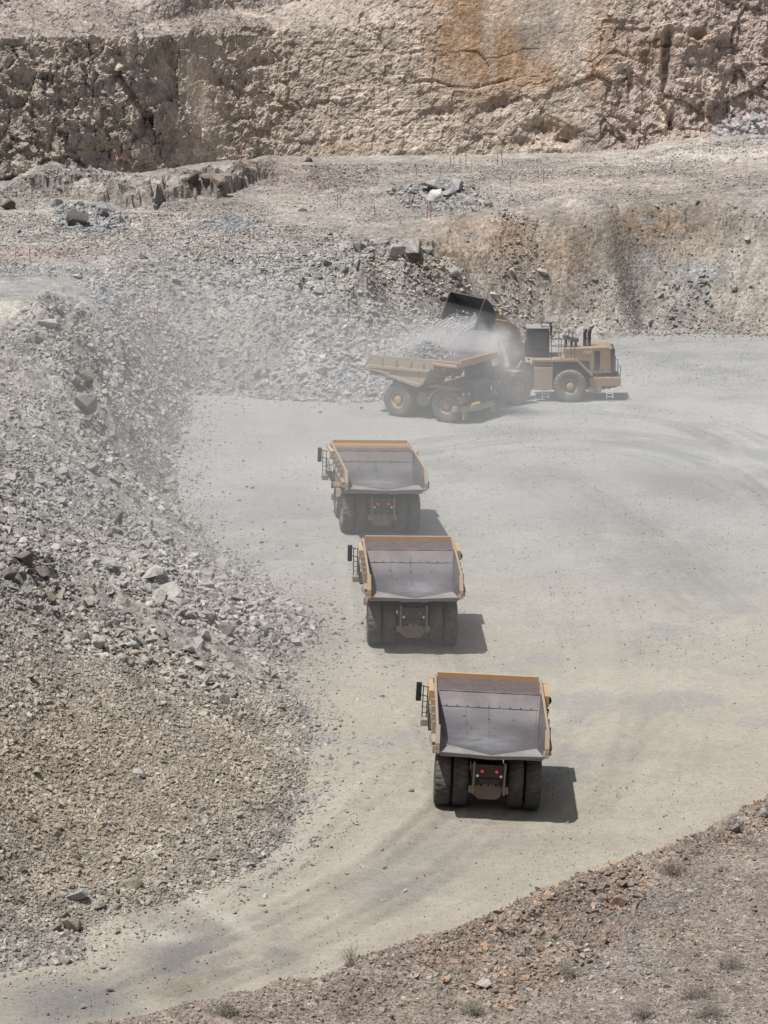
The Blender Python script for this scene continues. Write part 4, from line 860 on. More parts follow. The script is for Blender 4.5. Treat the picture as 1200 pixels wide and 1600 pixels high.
def make_wheel(parent, x, y, z, W, R0, tyre_mb, rimr, side, mt, deep=False, hub=True):
    """a rim with its hub, and the tyre on it"""
    r = MB(); o = side
    r.lathe_x([(-o*.5*W*.62, rimr), (o*.5*W*.62, rimr+.01), (o*.5*W*.66, rimr-.03), (o*.5*W*.5, rimr-.09), (o*.02, rimr-.14), (o*.02, .34), (o*W*.36, .30), (o*W*.40, .24), (o*W*.40, 0.0)], 0, 0, 0, 32)
    for i in range(12):
        a = 2*math.pi*i/12; r.cyl((o*.0, .45*math.cos(a), .45*math.sin(a)), (o*.07, .45*math.cos(a), .45*math.sin(a)), .035, None, 6)
    w = r.build("wheel", M_rim, parent, smooth_=True); w.location = (x, y, z)
    ty = MB(); ty.v, ty.f = tyre_mb.v, tyre_mb.f; tt = ty.build("tyre", mt, w, smooth_=True); return w

def make_truck(bed_mat, mt, open_lights=True):
    T = empty("haul_truck"); FY = 4.56; bo_holder = T
    # -- chassis
    f = MB()
    for s in (-1, 1):
        f.box(s*.62-.16, s*.62+.16, -1.3, 6.0, 1.45, 2.05); f.box(s*.62-.2, s*.62+.2, -1.5, -.9, 1.7, 2.5)
    f.box(-.5, .5, 1.2, 1.7, 1.4, 2.0); f.box(-.5, .5, 3.3, 3.8, 1.3, 2.0); f.box(-.8, .8, 5.3, 6.1, 1.2, 2.2)
    f.build("frame", M_frame, T, .03)
    d = MB(); d.cyl((-1.0, 0, 1.35), (1.0, 0, 1.35), .42, None, 18); d.lathe_x([(-.45, .3), (-.36, .62), (0, .72), (.36, .62), (.45, .3)], 0, 0, 1.32, 22)
    d.box(-.66, .66, -.78, -.3, .78, 1.35); d.prism([(-.42, .62), (.42, .62), (.66, .8), (.66, 1.28), (.22, 1.62), (-.22, 1.62), (-.66, 1.28), (-.66, .8)], -.95, -.6, 'y')
    d.prism([(-.25, 1.5), (.25, 1.5), (.1, 1.9), (-.1, 1.9)], -.8, -.5, 'y')
    ax = d.build("rear_axle", M_tan, T, .03)
    for s in (-1, 1):
        c = MB(); c.cyl((s*.72, -.72, 1.0), (s*.72, -.8, 1.75), .13, None, 14); c.cyl((s*.72, -.8, 1.75), (s*.72, -.86, 2.4), .18, None, 14); c.build("suspension_cylinder", M_tan, ax, 0, True)
        c = MB(); c.cyl((s*.62, -.86, .95), (s*.62, -.86, 1.15), .07, None, 10); c.build("brake_port", M_white, ax)
    p = MB(); p.box(-.74, .74, -1.62, -1.5, 1.95, 2.62); p.box(-.80, -.68, -1.66, -1.45, 1.5, 2.7); p.box(.68, .80, -1.66, -1.45, 1.5, 2.7); p.box(-.5, .5, -1.6, -1.48, 1.62, 1.9)
    lp = p.build("light_panel", M_frame, T, .02)
    for i, s in enumerate((-1, 1)):
        l = MB(); l.cyl((s*.36, -1.62, 2.28), (s*.36, -1.66, 2.28), .08, None, 16); l.build("tail_light", M_red if open_lights else M_redoff, lp)
        l = MB(); l.cyl((s*.58, -1.62, 2.05), (s*.58, -1.66, 2.05), .07, None, 12); l.build("reflector", M_lamp, lp)
    hz = MB()
    for q in (-.28, 0, .28): hz.tube([(q, -1.5, 1.75), (q*1.3, -1.3, 1.45), (q*1.8, -.9, 1.55)], .035, 6)
    hz.box(-.3, .3, -1.56, -1.3, 1.72, 1.92); hz.build("hydraulic_hose", M_black, ax)
    for s in (-1, 1):
        kb = MB(); kb.box(s*.76-.05, s*.76+.05, -1.72, -1.5, 1.1, 2.75); kb.plate([(s*.72, -1.6, 1.15), (s*.98, -1.6, 1.15), (s*.98, -1.55, 1.5), (s*.72, -1.55, 1.5)], .04); kb.build("rear_strut", M_tan, ax, .015)
        kj = MB(); kj.cyl((s*1.80, .12, 2.25), (s*1.80, -.35, 3.05), .035, None, 6); kj.cyl((s*1.80, .0, 1.98), (s*1.80, -.2, 2.3), .12, .06, 8); kj.build("rock_ejector", M_frame, bo_holder)
    # -- wheels
    for s in (-1, 1):
        for xx in (1.36, 2.24): make_wheel(T, s*xx, 0, 1.35, .8, 1.35, TY_TRUCK, .66, s, mt)
        make_wheel(T, s*2.06, FY, 1.35, .8, 1.35, TY_TRUCK, .66, s, mt)
    fa = MB(); fa.cyl((-1.7, FY, 1.35), (1.7, FY, 1.35), .25, None, 14)
    for s in (-1, 1): fa.cyl((s*1.15, FY, 1.2), (s*1.1, FY-.1, 2.7), .2, None, 14)
    fa.build("front_axle", M_frame, T)
    # -- dump body
    b = MB(); th = .09
    Fi = lambda s: Vector((s*2.46, 2.62, 3.34)); Wt = lambda s: Vector((s*2.60, 3.72, 4.86)); Ki = lambda s: Vector((s*2.22, -2.10, 3.70))
    Vc = Vector((0, -2.86, 3.46)); Tc = lambda s: Vector((s*2.50, -2.95, 3.56)); Rt = lambda s: Vector((s*2.66, -2.42, 4.66))
    ins = MB()
    PR = [(3.72, 4.86, 2.60), (3.36, 4.50, 2.57), (3.0, 4.20, 2.54), (2.64, 3.95, 2.51), (2.3, 3.75, 2.48), (1.95, 3.59, 2.46), (1.5, 3.45, 2.44), (.9, 3.35, 2.40), (.2, 3.30, 2.37)]
    NX = 8; vs = []
    for y_, z_, w_ in PR:
        for k in range(NX+1): vs.append((-w_+2*w_*k/NX, y_, z_+.012*math.sin(k*2.3+y_*3)))
    yk = lambda u: -2.10-.76*(1-abs(u)); zk = lambda u: 3.46+.24*abs(u)
    for f_ in (.35, .7, 1.0):
        for k in range(NX+1):
            u = -1+2*k/NX; w_ = 2.37+(2.22-2.37)*f_; vs.append((u*w_, .2+(yk(u)-.2)*f_, 3.30+(zk(u)-3.30)*f_**1.4+(.014*math.sin(k*1.7+f_*5) if f_ < 1 else 0)))
    nr = len(PR)+3
    ins.add(vs, [(i*(NX+1)+k, (i+1)*(NX+1)+k, (i+1)*(NX+1)+k+1, i*(NX+1)+k+1) for i in range(nr-1) for k in range(NX)])
    lpp = MB()
    for s in (-1, 1): lpp.plate([Ki(s), Tc(s), Vector((0, -2.98, 3.45)), Vc], .03)
    for s in (-1, 1):
        low = [Vector((s*w_, y_, z_)) for y_, z_, w_ in PR]+[Ki(s)]
        q = low+[Rt(s)]; ins.add(q, [(len(q)-1, k, k+1) for k in range(len(q)-2)])
        q = [Ki(s), Rt(s), Tc(s)]; ins.add(q, [(0, 1, 2)] if s > 0 else [(2, 1, 0)])
    # canopy deck inside its lips
    ins.add([(-2.60, 3.72, 4.86), (2.60, 3.72, 4.86), (2.62, 6.0, 4.90), (-2.62, 6.0, 4.90)], [(0, 1, 2, 3)])
    me_in = ins
    body = MB()
    for s in (-1, 1):                                     # side shells
        body.prism([(-2.5, 3.60), (-2.98, 3.62), (-2.98, 3.98), (-2.42, 4.72), (3.74, 4.94), (3.74, 4.80), (2.5, 2.75), (1.9, 2.72)], s*2.68, s*2.76)
        body.prism([(-2.7, 3.98), (-2.4, 3.98), (3.3, 4.12), (3.3, 3.92), (-2.5, 3.74)], s*2.74, s*2.94)       # middle rib
        body.prism([(-.8, 3.42), (2.45, 2.92), (2.45, 2.70), (1.9, 2.70), (-.9, 3.25)], s*2.70, s*2.94)          # lower rib
        body.prism([(-2.9, 3.62), (-2.9, 3.84), (-.5, 3.54), (-.6, 3.34)], s*2.70, s*2.90)
        for yy in (-1.3, .1, 1.5, 2.7): body.box(s*2.85-.11, s*2.85+.06, yy-.06, yy+.06, 3.95, 4.62)
    body.prism([(-2.90, 3.34), (-2.90, 3.40), (-2.2, 3.30), (-.5, 3.2), (2.6, 3.16), (2.62, 3.02), (2.0, 3.0), (-2.2, 3.15)], -2.5, 2.5)   # floor plate
    for s in (-1, 1): body.prism([(-2.2, 3.28), (2.4, 3.1), (2.3, 2.72), (1.6, 2.5), (-1.8, 2.98)], s*.62-.22, s*.62+.22)        # main bolsters
    for yy in (-.9, .1, 1.1): body.box(-2.6, 2.6, yy-.14, yy+.14, 2.85, 3.14)
    body.plate([(-2.64, 2.72, 3.22), (2.64, 2.72, 3.22), (2.68, 3.84, 4.76), (-2.68, 3.84, 4.76)], .08)
    bo = body.build("dump_body", M_yeld, T, .02)
    tl_ = MB()
    for s in (-1, 1): tl_.plate([(0, -3.0, 3.49), (s*2.50, -2.98, 3.58), (s*2.74, -2.98, 3.80), (s*2.74, -2.98, 3.52), (s*2.5, -2.96, 3.44), (0, -2.98, 3.30)], .05)
    tl_.build('tail_lip', M_lip, bo); lpp.build('spill_plate', M_spill, bo)
    # separate liner
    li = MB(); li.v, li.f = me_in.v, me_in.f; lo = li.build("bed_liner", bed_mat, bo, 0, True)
    sm = MB()                                              # welded plate seams and wear bolts
    def onwall(f, x): a = Fi(-1).lerp(Wt(-1), f); c = Fi(1).lerp(Wt(1), f); v = a.lerp(c, x); return v+Vector((0, -.025, .018))
    def onbed(y_, x):
        ys = [p[0] for p in PR][::-1]; z_ = float(np.interp(y_, ys, [p[1] for p in PR][::-1])); w_ = float(np.interp(y_, ys, [p[2] for p in PR][::-1])); return Vector((-w_+2*w_*x, y_, z_))
    N_ = Vector((0, -.012, .012))
    for y_ in (3.0, 3.68): sm.tube([onbed(y_, .01)+N_, onbed(y_, .5)+N_, onbed(y_, .99)+N_], .016, 5)
    for x_ in (.27, .5, .98): sm.tube([onbed(y_, x_)+N_*.6 for y_ in (3.36, 3.0, 2.64, 2.3, 1.95, 1.5, .8, .3)], .009, 5)
    for k in range(9): v = onbed(3.06, .08+.105*k); sm.cyl(v, v+Vector((0, -.03, .03)), .035, None, 8)
    for x_, yy in ((.25, 2.5), (.5, 2.4), (.75, 2.4), (.32, 1.7), (.5, 1.3)): v = onbed(yy, x_); sm.cyl(v, v+Vector((0, -.02, .03)), .05, None, 8)
    sm.build("weld_seam", M_seam, lo)
    # rails round the rim, yellow where the paint holds
    for s in (-1, 1):
        r = MB(); r.prism([(-2.44, 4.62), (-2.44, 4.80), (3.74, 4.98), (6.04, 5.02), (6.04, 4.86), (3.74, 4.80)], s*2.64, s*2.77); r.build("top_rail", M_rimrail, bo, .03)
        r = MB(); r.prism([(-2.44, 4.80), (-2.38, 4.60), (-2.90, 3.98), (-2.94, 3.52), (-3.02, 3.50), (-2.98, 4.0)], s*2.56, s*2.79); r.build("tail_bracket", M_rimrail, bo, .02)
    c = MB(); c.box(-2.60, 2.60, 5.98, 6.12, 4.74, 5.14); c.box(-3.04, 3.04, 5.94, 6.02, 4.55, 4.84)
    for s in (-1, 1):
        c.box(s*2.92-.12, s*2.92+.12, 3.80, 5.94, 4.60, 4.80); c.box(s*2.92-.14, s*2.92+.14, 3.66, 3.80, 4.22, 4.80)
    c.box(-2.66, 2.66, 3.80, 5.98, 4.70, 4.86)
    c.build("canopy", M_yel, bo, .02)
    # -- deck, cab, engine, front
    dk = MB(); dk.box(-3.0, 3.0, 3.3, 6.1, 2.78, 2.9); dk.box(-1.2, 1.2, 6.1, 6.5, 2.78, 2.9); dk.build("deck", M_frame, T, .02)
    cb = MB(); cb.prism([(4.0, 2.9), (5.75, 2.9), (5.75, 3.4), (5.6, 4.5), (4.0, 4.5)], -2.55, -1.0); cab = cb.build("cab", M_frame, T, .06)
    g = MB(); g.plate([(-2.4, 5.79, 3.45), (-1.15, 5.79, 3.45), (-1.2, 5.66, 4.35), (-2.35, 5.66, 4.35)], .03); g.plate([(-2.57, 4.2, 3.5), (-2.57, 5.6, 3.5), (-2.57, 5.45, 4.35), (-2.57, 4.2, 4.35)], .03); g.plate([(-.98, 4.2, 3.5), (-.98, 5.6, 3.5), (-.98, 5.45, 4.35), (-.98, 4.2, 4.35)], .03); g.build("cab_window", M_glass, cab)
    e = MB(); e.box(-1.15, 1.15, 3.9, 6.3, 1.5, 2.76); e.prism([(5.9, 1.3), (6.5, 1.3), (6.5, 2.9), (6.3, 3.3), (5.9, 3.3)], -1.1, 1.1); e.build("engine_hood", M_frame, T, .05)
    g = MB(); g.box(-.95, .95, 6.5, 6.54, 1.45, 2.75)
    for k in range(11): g.box(-.95, .95, 6.54, 6.57, 1.5+k*.115, 1.55+k*.115)
    g.build("radiator_grille", M_black, T)
    bp = MB(); bp.prism([(-2.65, 5.6), (-1.2, 6.65), (1.2, 6.65), (2.65, 5.6), (2.65, 5.35), (-2.65, 5.35)], .98, 1.42, 'z'); bp.build("bumper", M_yeld, T, .04)
    for s in (-1, 1):
        fd = MB(); pts = []
        for k in range(9):
            a = R(15+k*18.5); pts.append((FY+1.62*math.cos(a), 1.35+1.62*math.sin(a)*.86))
        inner = [(FY+(y_-FY)*.955, 1.35+(z_-1.35)*.955) for y_, z_ in pts]
        fd.prism(pts+inner[::-1], s*1.55, s*2.62); fd.build("front_fender", M_yeld, T)
        hd = MB()
        for k in range(2): hd.cyl((s*(1.55+.36*k), 6.15-.28*k, 2.35), (s*(1.55+.36*k), 6.24-.28*k, 2.35), .13, None, 14)
        hd.build("headlight", M_lamp, T)
        hb = MB(); hb.box(s*1.75-.55, s*1.75+.55, 5.4, 5.88, 2.1, 2.76); hb.build("headlight_housing", M_frame, T, .03)
        ld = MB()
        for q in (-.2, .2): ld.tube([(s*2.0+q, 6.05, 1.0), (s*2.0+q, 6.12, .35)], .03)
        for k in range(3): ld.tube([(s*2.0-.2, 6.06+.02*k, .9-.22*k), (s*2.0+.2, 6.06+.02*k, .9-.22*k)], .025)
        ld.build("access_ladder", M_white, T)
        st = MB()
        for q in (0, .5): st.tube([(s*(1.5+q), 6.45-.2*q, 1.4), (s*(1.3+q), 6.15, 2.85)], .035)
        for k in range(5): st.box(min(s*(1.48-.04*k), s*(1.98-.04*k)), max(s*(1.48-.04*k), s*(1.98-.04*k)), 6.28-.04*k, 6.44-.04*k, 1.55+.26*k, 1.58+.26*k)
        st.build("front_stair", M_rail, T)
        # rails on the deck, mirror on its arm
        hr = MB(); x_ = s*2.98
        for zz in (3.35, 3.8): hr.tube([(x_, 3.5, zz), (x_, 6.05, zz), (s*1.9, 6.05, zz)], .025)
        for yy in (3.5, 4.3, 5.2, 6.05): hr.tube([(x_, yy, 2.9), (x_, yy, 3.8)], .025)
        hr.build("handrail", M_rail, T)
        if s < 0:
            ar = MB(); xm = -3.50
            for zz in (3.95, 4.45): ar.tube([(-2.95, 5.8, zz-.1), (xm+.1, 5.75, zz)], .03)
            for x2 in (-3.28, -3.05): ar.tube([(x2, 5.78, 2.75), (x2, 5.78, 4.4)], .028)
            for zz in (3.0, 3.3, 3.6): ar.tube([(-3.28, 5.78, zz), (-2.98, 5.78, zz)], .024)
            m_ = ar.build("mirror_bracket", M_rail, T)
            mm = MB(); mm.box(xm-.15, xm+.13, 5.68, 5.84, 3.62, 4.62); mm.build("mirror", M_black, m_, .04)
            pl = MB(); pl.box(-3.34, -2.9, 5.3, 5.95, 2.42, 2.76); pl.build("step_platform", M_yeld, T, .03)
        else:
            ar = MB(); ar.tube([(2.95, 5.8, 3.9), (3.12, 5.75, 4.05)], .03); ar.tube([(2.95, 5.8, 3.3), (3.08, 5.75, 3.4)], .03); m_ = ar.build("mirror_bracket", M_rail, T)
            mm = MB(); mm.cyl((3.08, 5.68, 3.98), (3.08, 5.80, 3.98), .24, None, 14); mm.build("mirror", M_black, m_)
            mm = MB(); mm.cyl((3.06, 5.7, 3.42), (3.06, 5.78, 3.42), .17, None, 14); mm.build("mirror", M_black, m_)
    ft = MB(); ft.cyl((-1.0, 2.2, 1.55), (-2.3, 2.2, 1.55), .62, None, 22); ft.build("fuel_tank", M_frame, T, .04)
    ht = MB(); ht.cyl((1.0, 2.2, 1.6), (2.2, 2.2, 1.6), .58, None, 22); ht.build("hydraulic_tank", M_tan, T, .04)
    for s in (-1, 1):
        hc = MB(); hc.cyl((s*1.0, 1.6, 1.6), (s*1.0, .9, 2.6), .17, None, 14); hc.cyl((s*1.0, .9, 2.6), (s*1.0, .55, 3.2), .11, None, 14); hc.build("hoist_cylinder", M_frame, T)
    mf = MB()
    for k in range(4): mf.cyl((.9+.27*k, 6.55, 1.35), (.9+.27*k, 6.75, 1.9-.25), .12, None, 12)
    mf.build("accumulator_rack", M_yel, T)
    return T

def stand(T, x, y, yaw, roll=0.0, pitch=0.0, z=None):
    T.location = (x, y, float(floor_z(np.array([x]), np.array([y]))[0]) if z is None else z)
    T.rotation_mode = 'XYZ'
    m = Matrix.Rotation(R(yaw), 4, 'Z') @ Matrix.Rotation(R(roll), 4, 'Y') @ Matrix.Rotation(R(pitch), 4, 'X')
    T.rotation_euler = m.to_euler()
LBL = ["empty haul truck nearest the viewer in clear air, both red tail lights lit", "middle empty haul truck of the three queued in line, its bed bright and scoured", "hazy empty haul truck at the head of the queue, turned slightly left"]
truck0 = make_truck(M_bed, M_tyre)
for i, tr in enumerate(TR):
    T = truck0 if i == 0 else copy_tree(truck0)
    if i:
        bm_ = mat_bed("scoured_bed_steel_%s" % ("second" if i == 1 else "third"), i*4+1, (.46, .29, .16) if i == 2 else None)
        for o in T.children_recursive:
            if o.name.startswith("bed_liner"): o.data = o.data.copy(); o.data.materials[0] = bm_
            if o.name.startswith("tail_light") and (i == 1): o.data = o.data.copy(); o.data.materials[0] = M_redoff
    if i:
        kin = {M_yel: mat_paint("faded_yellow_paint", (.46, .27, .11) if i == 1 else (.47, .29, .14), (.43, .34, .26), .9 if i == 1 else 1.05), M_rimrail: mat_paint("scuffed_rail_paint", (.40, .26, .14) if i == 1 else (.38, .28, .19), (.33, .28, .245), .55 if i == 1 else .95), M_yeld: mat_paint("grimy_yellow_paint", (.27, .20, .125), (.31, .275, .23), .8 if i == 1 else 1.0, side=.8)}
        for o in T.children_recursive:
            if o.type == 'MESH' and o.data.materials and o.data.materials[0] in kin: o.data = o.data.copy(); o.data.materials[0] = kin[o.data.materials[0]]
    stand(T, tr['p'][0], tr['p'][1], tr['yaw'], tr['roll'])
    tag(T, LBL[i], "haul truck", "haul trucks at work in the pit")
# the truck being loaded, side on at the slope foot
T4 = make_truck(M_bed, M_tyred, False)
yaw4 = -(90+35.5); q = at(620, 625, 1.35)
off = Matrix.Rotation(R(yaw4), 3, 'Z') @ Vector((2.62, 0, 0))
T4X, T4Y = q[0]-off.x, q[1]-off.y
stand(T4, T4X, T4Y, yaw4, 0, 0)
tag(T4, "loaded haul truck standing side on under the raised bucket, heaped with rock", "haul truck", "haul trucks at work in the pit")
# its load: a heap of broken rock
def heap():
    n = 2600; P = []
    while len(P) < n:
        a, b = random.uniform(-2.4, 2.4), random.uniform(-2.4, 4.4)
        top = 4.55+1.35*math.exp(-((a/1.7)**2+((b-1.2)/2.0)**2))*(1-.25*random.random()**2)-.25*abs(a)/2.4
        if b > 3.6: top = min(top, 5.15)
        P.append((a, b, top+random.uniform(-.25, .05)))
    r = sizes(n, .12, .55, 1.6)*.55
    c = stone_colours(np.zeros(n), np.zeros(n), np.tile(seen(160, 160, 158), (n, 1)), .22, PALE, .15)
    o = put("rock_load", stones_mesh("rock_load", np.array(P), r, c, M_stone)); o.location, o.rotation_euler = T4.location, T4.rotation_euler
    return tag(o, "heap of freshly dumped grey rock on the bed of the loaded truck", "rock load", kind='stuff')
heap()
# ------------------------------------------------------------------ wheel loader
M_lyel = mat_paint("loader_yellow_paint", (.28, .175, .072), (.32, .27, .215), .85, side=.6)
M_bucket = mat_paint("bucket_steel", (.05, .048, .05), (.28, .25, .23), .35, .6)
M_tooth = mat_paint('worn_tooth_steel', (.3, .29, .28), (.38, .35, .32), .6)
M_grey = mat_paint("exhaust_metal", (.06, .055, .06), (.2, .18, .17), .3)
TY_LOAD = tyre_mesh(1.33, 1.12, .66)
def make_loader():
    L = empty("wheel_loader")
    def wheel(par, x, y, s):
        w = make_wheel(par, x, y, 1.33, 1.12, 1.33, TY_LOAD, .66, s, M_tyred); return w
    for s in (-1, 1): wheel(L, s*1.62, 0, s)
    f = MB(); f.prism([(3.0, 1.0), (3.0, 2.0), (1.2, 2.2), (-3.2, 2.3), (-3.9, 2.1), (-3.9, 1.0), (-2.4, .8), (1.6, .8)], -.75, .75); f.cyl((-1.4, 0, 1.33), (1.4, 0, 1.33), .36, None, 16); f.build("rear_frame", M_frame, L, .04)
    h = MB(); h.prism([(.45, 3.5), (.35, 4.3), (-3.0, 4.42), (-3.55, 4.25), (-3.62, 2.3), (-1.75, 2.2), (-.55, 3.35)], -1.25, 1.25); hood = h.build("engine_hood", M_lyel, L, .06)
    g = MB(); g.box(-1.29, 1.29, -3.66, -3.30, 2.4, 4.28); g.build("rear_grille", M_grey, L, .05)
    lv = MB()
    for s in (-1, 1):
        lv.box(s*1.265-.015, s*1.265+.015, -2.42, -1.98, 2.55, 4.1)
        for k in range(10): lv.box(s*1.285-.012, s*1.285+.012, -2.40, -2.0, 2.62+.15*k, 2.68+.15*k)
    lv.build("side_louver", M_grey, hood)
    bp = MB(); bp.prism([(-1.55, 1.95), (-4.15, 1.95), (-4.15, 1.25), (-3.2, 1.2), (-1.7, 1.2)], -1.55, 1.55); bp.build("counterweight", M_lyel, L, .06)
    tb = MB()
    for s in (-1, 1): tb.box(s*1.35-.2, s*1.35+.2, -2.6, -1.55, .72, 1.2)
    tb.build("tool_box", M_lyel, L, .04)
    dk = MB(); dk.box(-1.95, 1.95, -.55, 3.0, 3.32, 3.50)
    for s in (-1, 1): dk.prism([(-.55, 3.50), (-.55, 3.32), (-1.75, 2.1), (-1.85, 2.22)], s*1.2, s*1.95)
    dk.build("deck", M_lyel, L, .02)
    sf = MB()
    for s in (-1, 1):
        sf.box(s*1.72-.22, s*1.72+.22, 1.42, 2.95, 1.0, 2.85); sf.box(s*1.2-.3, s*1.2+.3, 1.4, 2.9, 2.85, 3.3)
    sf.build("side_tank", M_lyel, L, .05)
    uf = MB()
    for s in (-1, 1): uf.box(s*1.0-.3, s*1.0+.3, -1.6, 1.4, 2.2, 3.3)
    uf.build("fender_well", M_frame, L)
    cb = MB(); cb.hexa([(-1.0, 1.65, 3.52), (1.0, 1.65, 3.52), (1.0, 3.75, 3.52), (-1.0, 3.75, 3.52), (-.9, 1.7, 5.85), (.9, 1.7, 5.85), (.9, 3.45, 5.85), (-.9, 3.45, 5.85)]); cab = cb.build("cab", M_black, L, .06)
    gl = MB()
    for s in (-1, 1): gl.plate([(s*.995, 1.95, 4.2), (s*.995, 3.5, 4.2), (s*.925, 3.32, 5.6), (s*.925, 1.9, 5.6)], .03)
    gl.plate([(-.9, 3.72, 4.2), (.9, 3.72, 4.2), (.82, 3.52, 5.6), (-.82, 3.52, 5.6)], .03); gl.build("cab_window", M_glass, cab)
    rf = MB(); rf.box(-1.0, 1.0, 1.6, 3.55, 5.85, 5.97); rf.build("cab_roof", M_roof, cab, .04)
    rr = MB(); pts = [(-.95, 1.65, 6.02), (.95, 1.65, 6.02), (.95, 1.5, 5.6)]; rr.tube([(-.95, 1.5, 5.0), (-.95, 1.5, 6.05), (.95, 1.5, 6.05), (.95, 1.5, 5.0)], .05); rr.tube([(-.95, 1.5, 6.05), (-.95, 2.3, 6.08), (.95, 2.3, 6.08), (.95, 1.5, 6.05)], .035); rr.build("beacon_rail", M_black, cab)
    for yy in (-1.25, -1.6):
        e = MB(); e.cyl((-.35, yy, 4.35), (-.35, yy, 5.55), .15, None, 14); e.cyl((-.35, yy, 5.5), (-.35, yy-.12, 5.75), .13, None, 12); e.build("exhaust_stack", M_grey, L)
    for yy, zz in ((-.15, .1), (-.5, 0), (.3, .25)):
        e = MB(); e.cyl((-.5, yy, 4.3), (-.5, yy, 4.75+zz), .12, None, 12); e.cyl((-.5, yy, 4.75+zz), (-.5, yy, 5.02+zz), .26, .22, 14); e.build("air_cleaner", M_grey, L)
    hr = MB()
    for s in (-1, 1):
        x = s*1.9
        for zz in (4.05, 4.6, 5.15): hr.tube([(x, 1.55, zz), (x, -.35, zz)], .03, 5)
        for yy in (1.55, .75, -.05, -.35): hr.tube([(x, yy, 3.5), (x, yy, 5.15)], .03, 5)
        for yy in (-1.9, -2.25, -2.7, -3.4): hr.tube([(s*1.5, yy, 1.95), (s*1.5, yy, 2.75)], .03, 5)
        hr.tube([(s*1.5, -1.9, 2.6), (s*1.5, -3.4, 2.6)], .025, 5)
        hr.tube([(s*1.5, -3.9, 1.95), (s*1.5, -3.9, 3.2)], .035, 5); hr.tube([(s*1.5, -4.1, 1.95), (s*1.5, -4.1, 2.9), (s*1.5, -3.9, 2.9)], .03, 5)
        for zz in (2.0, 2.3, 2.6, 2.9): hr.box(s*1.75-.25, s*1.75+.25, 3.1, 3.32, zz-.04, zz+.03)
    hr.build("handrail", M_rail, L)
    for s in (-1, 1):
        for y0, y1 in ((1.75, 2.25), (-3.0, -3.5)):
            ld = MB(); x = s*1.75
            for yy in (y0, y1): ld.tube([(x, yy, 1.15), (x+s*.06, yy, .28)], .035, 5)
            for k in range(3): ld.tube([(x, y0, .95-.27*k), (x, y1, .95-.27*k)], .03, 5)
            ld.build("access_ladder", M_white, L)
    # maker's letters on the hood, both sides
    for s in (-1, 1):
        cu = bpy.data.curves.new("hood_lettering", 'FONT'); cu.body = "CAT"; cu.size = .36; cu.align_x = 'CENTER'; cu.align_y = 'CENTER'; cu.extrude = .008; cu.offset = .004; cu.materials.append(M_letter)
        tmp = put("hood_lettering", cu); bpy.context.view_layer.update(); lm = bpy.data.meshes.new_from_object(tmp.evaluated_get(bpy.context.evaluated_depsgraph_get())); bpy.data.objects.remove(tmp); o = put("hood_lettering", lm, hood); o.location = (s*1.262, -1.45, 3.98); o.rotation_euler = (R(90), 0, R(90*s))
    # -- front frame, turned about the hinge
    fr = MB(); fr.prism([(-.1, .95), (-.1, 2.2), (.6, 3.0), (1.6, 3.35), (2.2, 2.6), (3.5, 2.2), (3.7, 1.3), (3.2, .8), (.5, .8)], -.7, .7); fr.cyl((-1.4, 2.95, 1.33), (1.4, 2.95, 1.33), .36, None, 16)
    FR = fr.build("front_frame", M_lyel, L, .05); FR.location = (0, 2.95, 0); FR.rotation_euler = (0, 0, R(34))
    for s in (-1, 1):
        wheel(FR, s*1.62, 2.95, s)
        fd = MB(); pts = [(2.95+1.5*math.cos(R(a)), 1.33+1.5*math.sin(R(a))) for a in range(70, 166, 12)]; inn = [(2.95+(y-2.95)*.96, 1.33+(z-1.33)*.96) for y, z in pts]
        fd.prism(pts+inn[::-1], s*1.0, s*2.2); fd.build("front_fender", M_lyel, FR)
    bm = MB(); bm.prism([(1.0, 2.8), (1.9, 2.5), (2.5, 4.3), (3.2, 5.35), (4.7, 6.1), (5.5, 6.55), (5.45, 7.0), (4.6, 7.05), (3.0, 6.75), (2.0, 6.2), (1.45, 5.0)], -.5, .5); bm.build("lift_arm", M_lyel, FR, .08)
    for s in (-1, 1):
        c = MB(); c.cyl((s*.72, 2.3, 1.9), (s*.72, 2.75, 3.9), .17, None, 14); c.cyl((s*.72, 2.75, 3.9), (s*.72, 3.1, 5.3), .10, None, 12); c.build("lift_cylinder", M_frame, FR)
    tl = MB(); tl.cyl((0, 2.2, 6.2), (0, 3.4, 7.25), .2, None, 14); tl.prism([(3.3, 6.6), (3.8, 7.7), (4.1, 7.6), (3.7, 6.5)], -.25, .25); tl.cyl((0, 3.95, 7.6), (0, 5.75, 7.9), .13, None, 12); tl.build("tilt_link", M_lyel, FR)
    bk = MB(); W = 2.4
    prof = [(7.95, 6.72), (6.9, 6.55), (6.1, 6.6), (5.62, 7.0), (5.55, 7.7), (5.85, 8.45), (6.35, 8.98), (6.5, 9.12)]
    inn = [(6.58, 9.02), (6.42, 8.86), (5.98, 8.38), (5.72, 7.7), (5.78, 7.08), (6.18, 6.76), (6.9, 6.70), (7.95, 6.80)]
    bk.prism(prof+inn, -W, W)
    for s in (-1, 1): bk.prism([(7.7, 6.72), (6.9, 6.55), (6.1, 6.6), (5.62, 7.0), (5.55, 7.7), (5.85, 8.45), (6.5, 9.12), (6.75, 8.9)], s*W-.06, s*W+.06)
    for x in (-.55, .55): bk.prism([(5.6, 8.1), (5.05, 8.15), (4.95, 6.5), (5.6, 6.7)], x-.1, x+.1)
    BK = bk.build("bucket", M_bucket, FR, .02)
    for k in range(9):
        x = -W+.15+k*(2*W-.3)/8
        th = MB(); th.prism([(7.75, 6.66), (7.75, 6.88), (8.1, 6.82), (8.55, 6.60), (8.1, 6.60)], x-.12, x+.12); th.build("bucket_tooth", M_tooth, BK)
    return L, FR
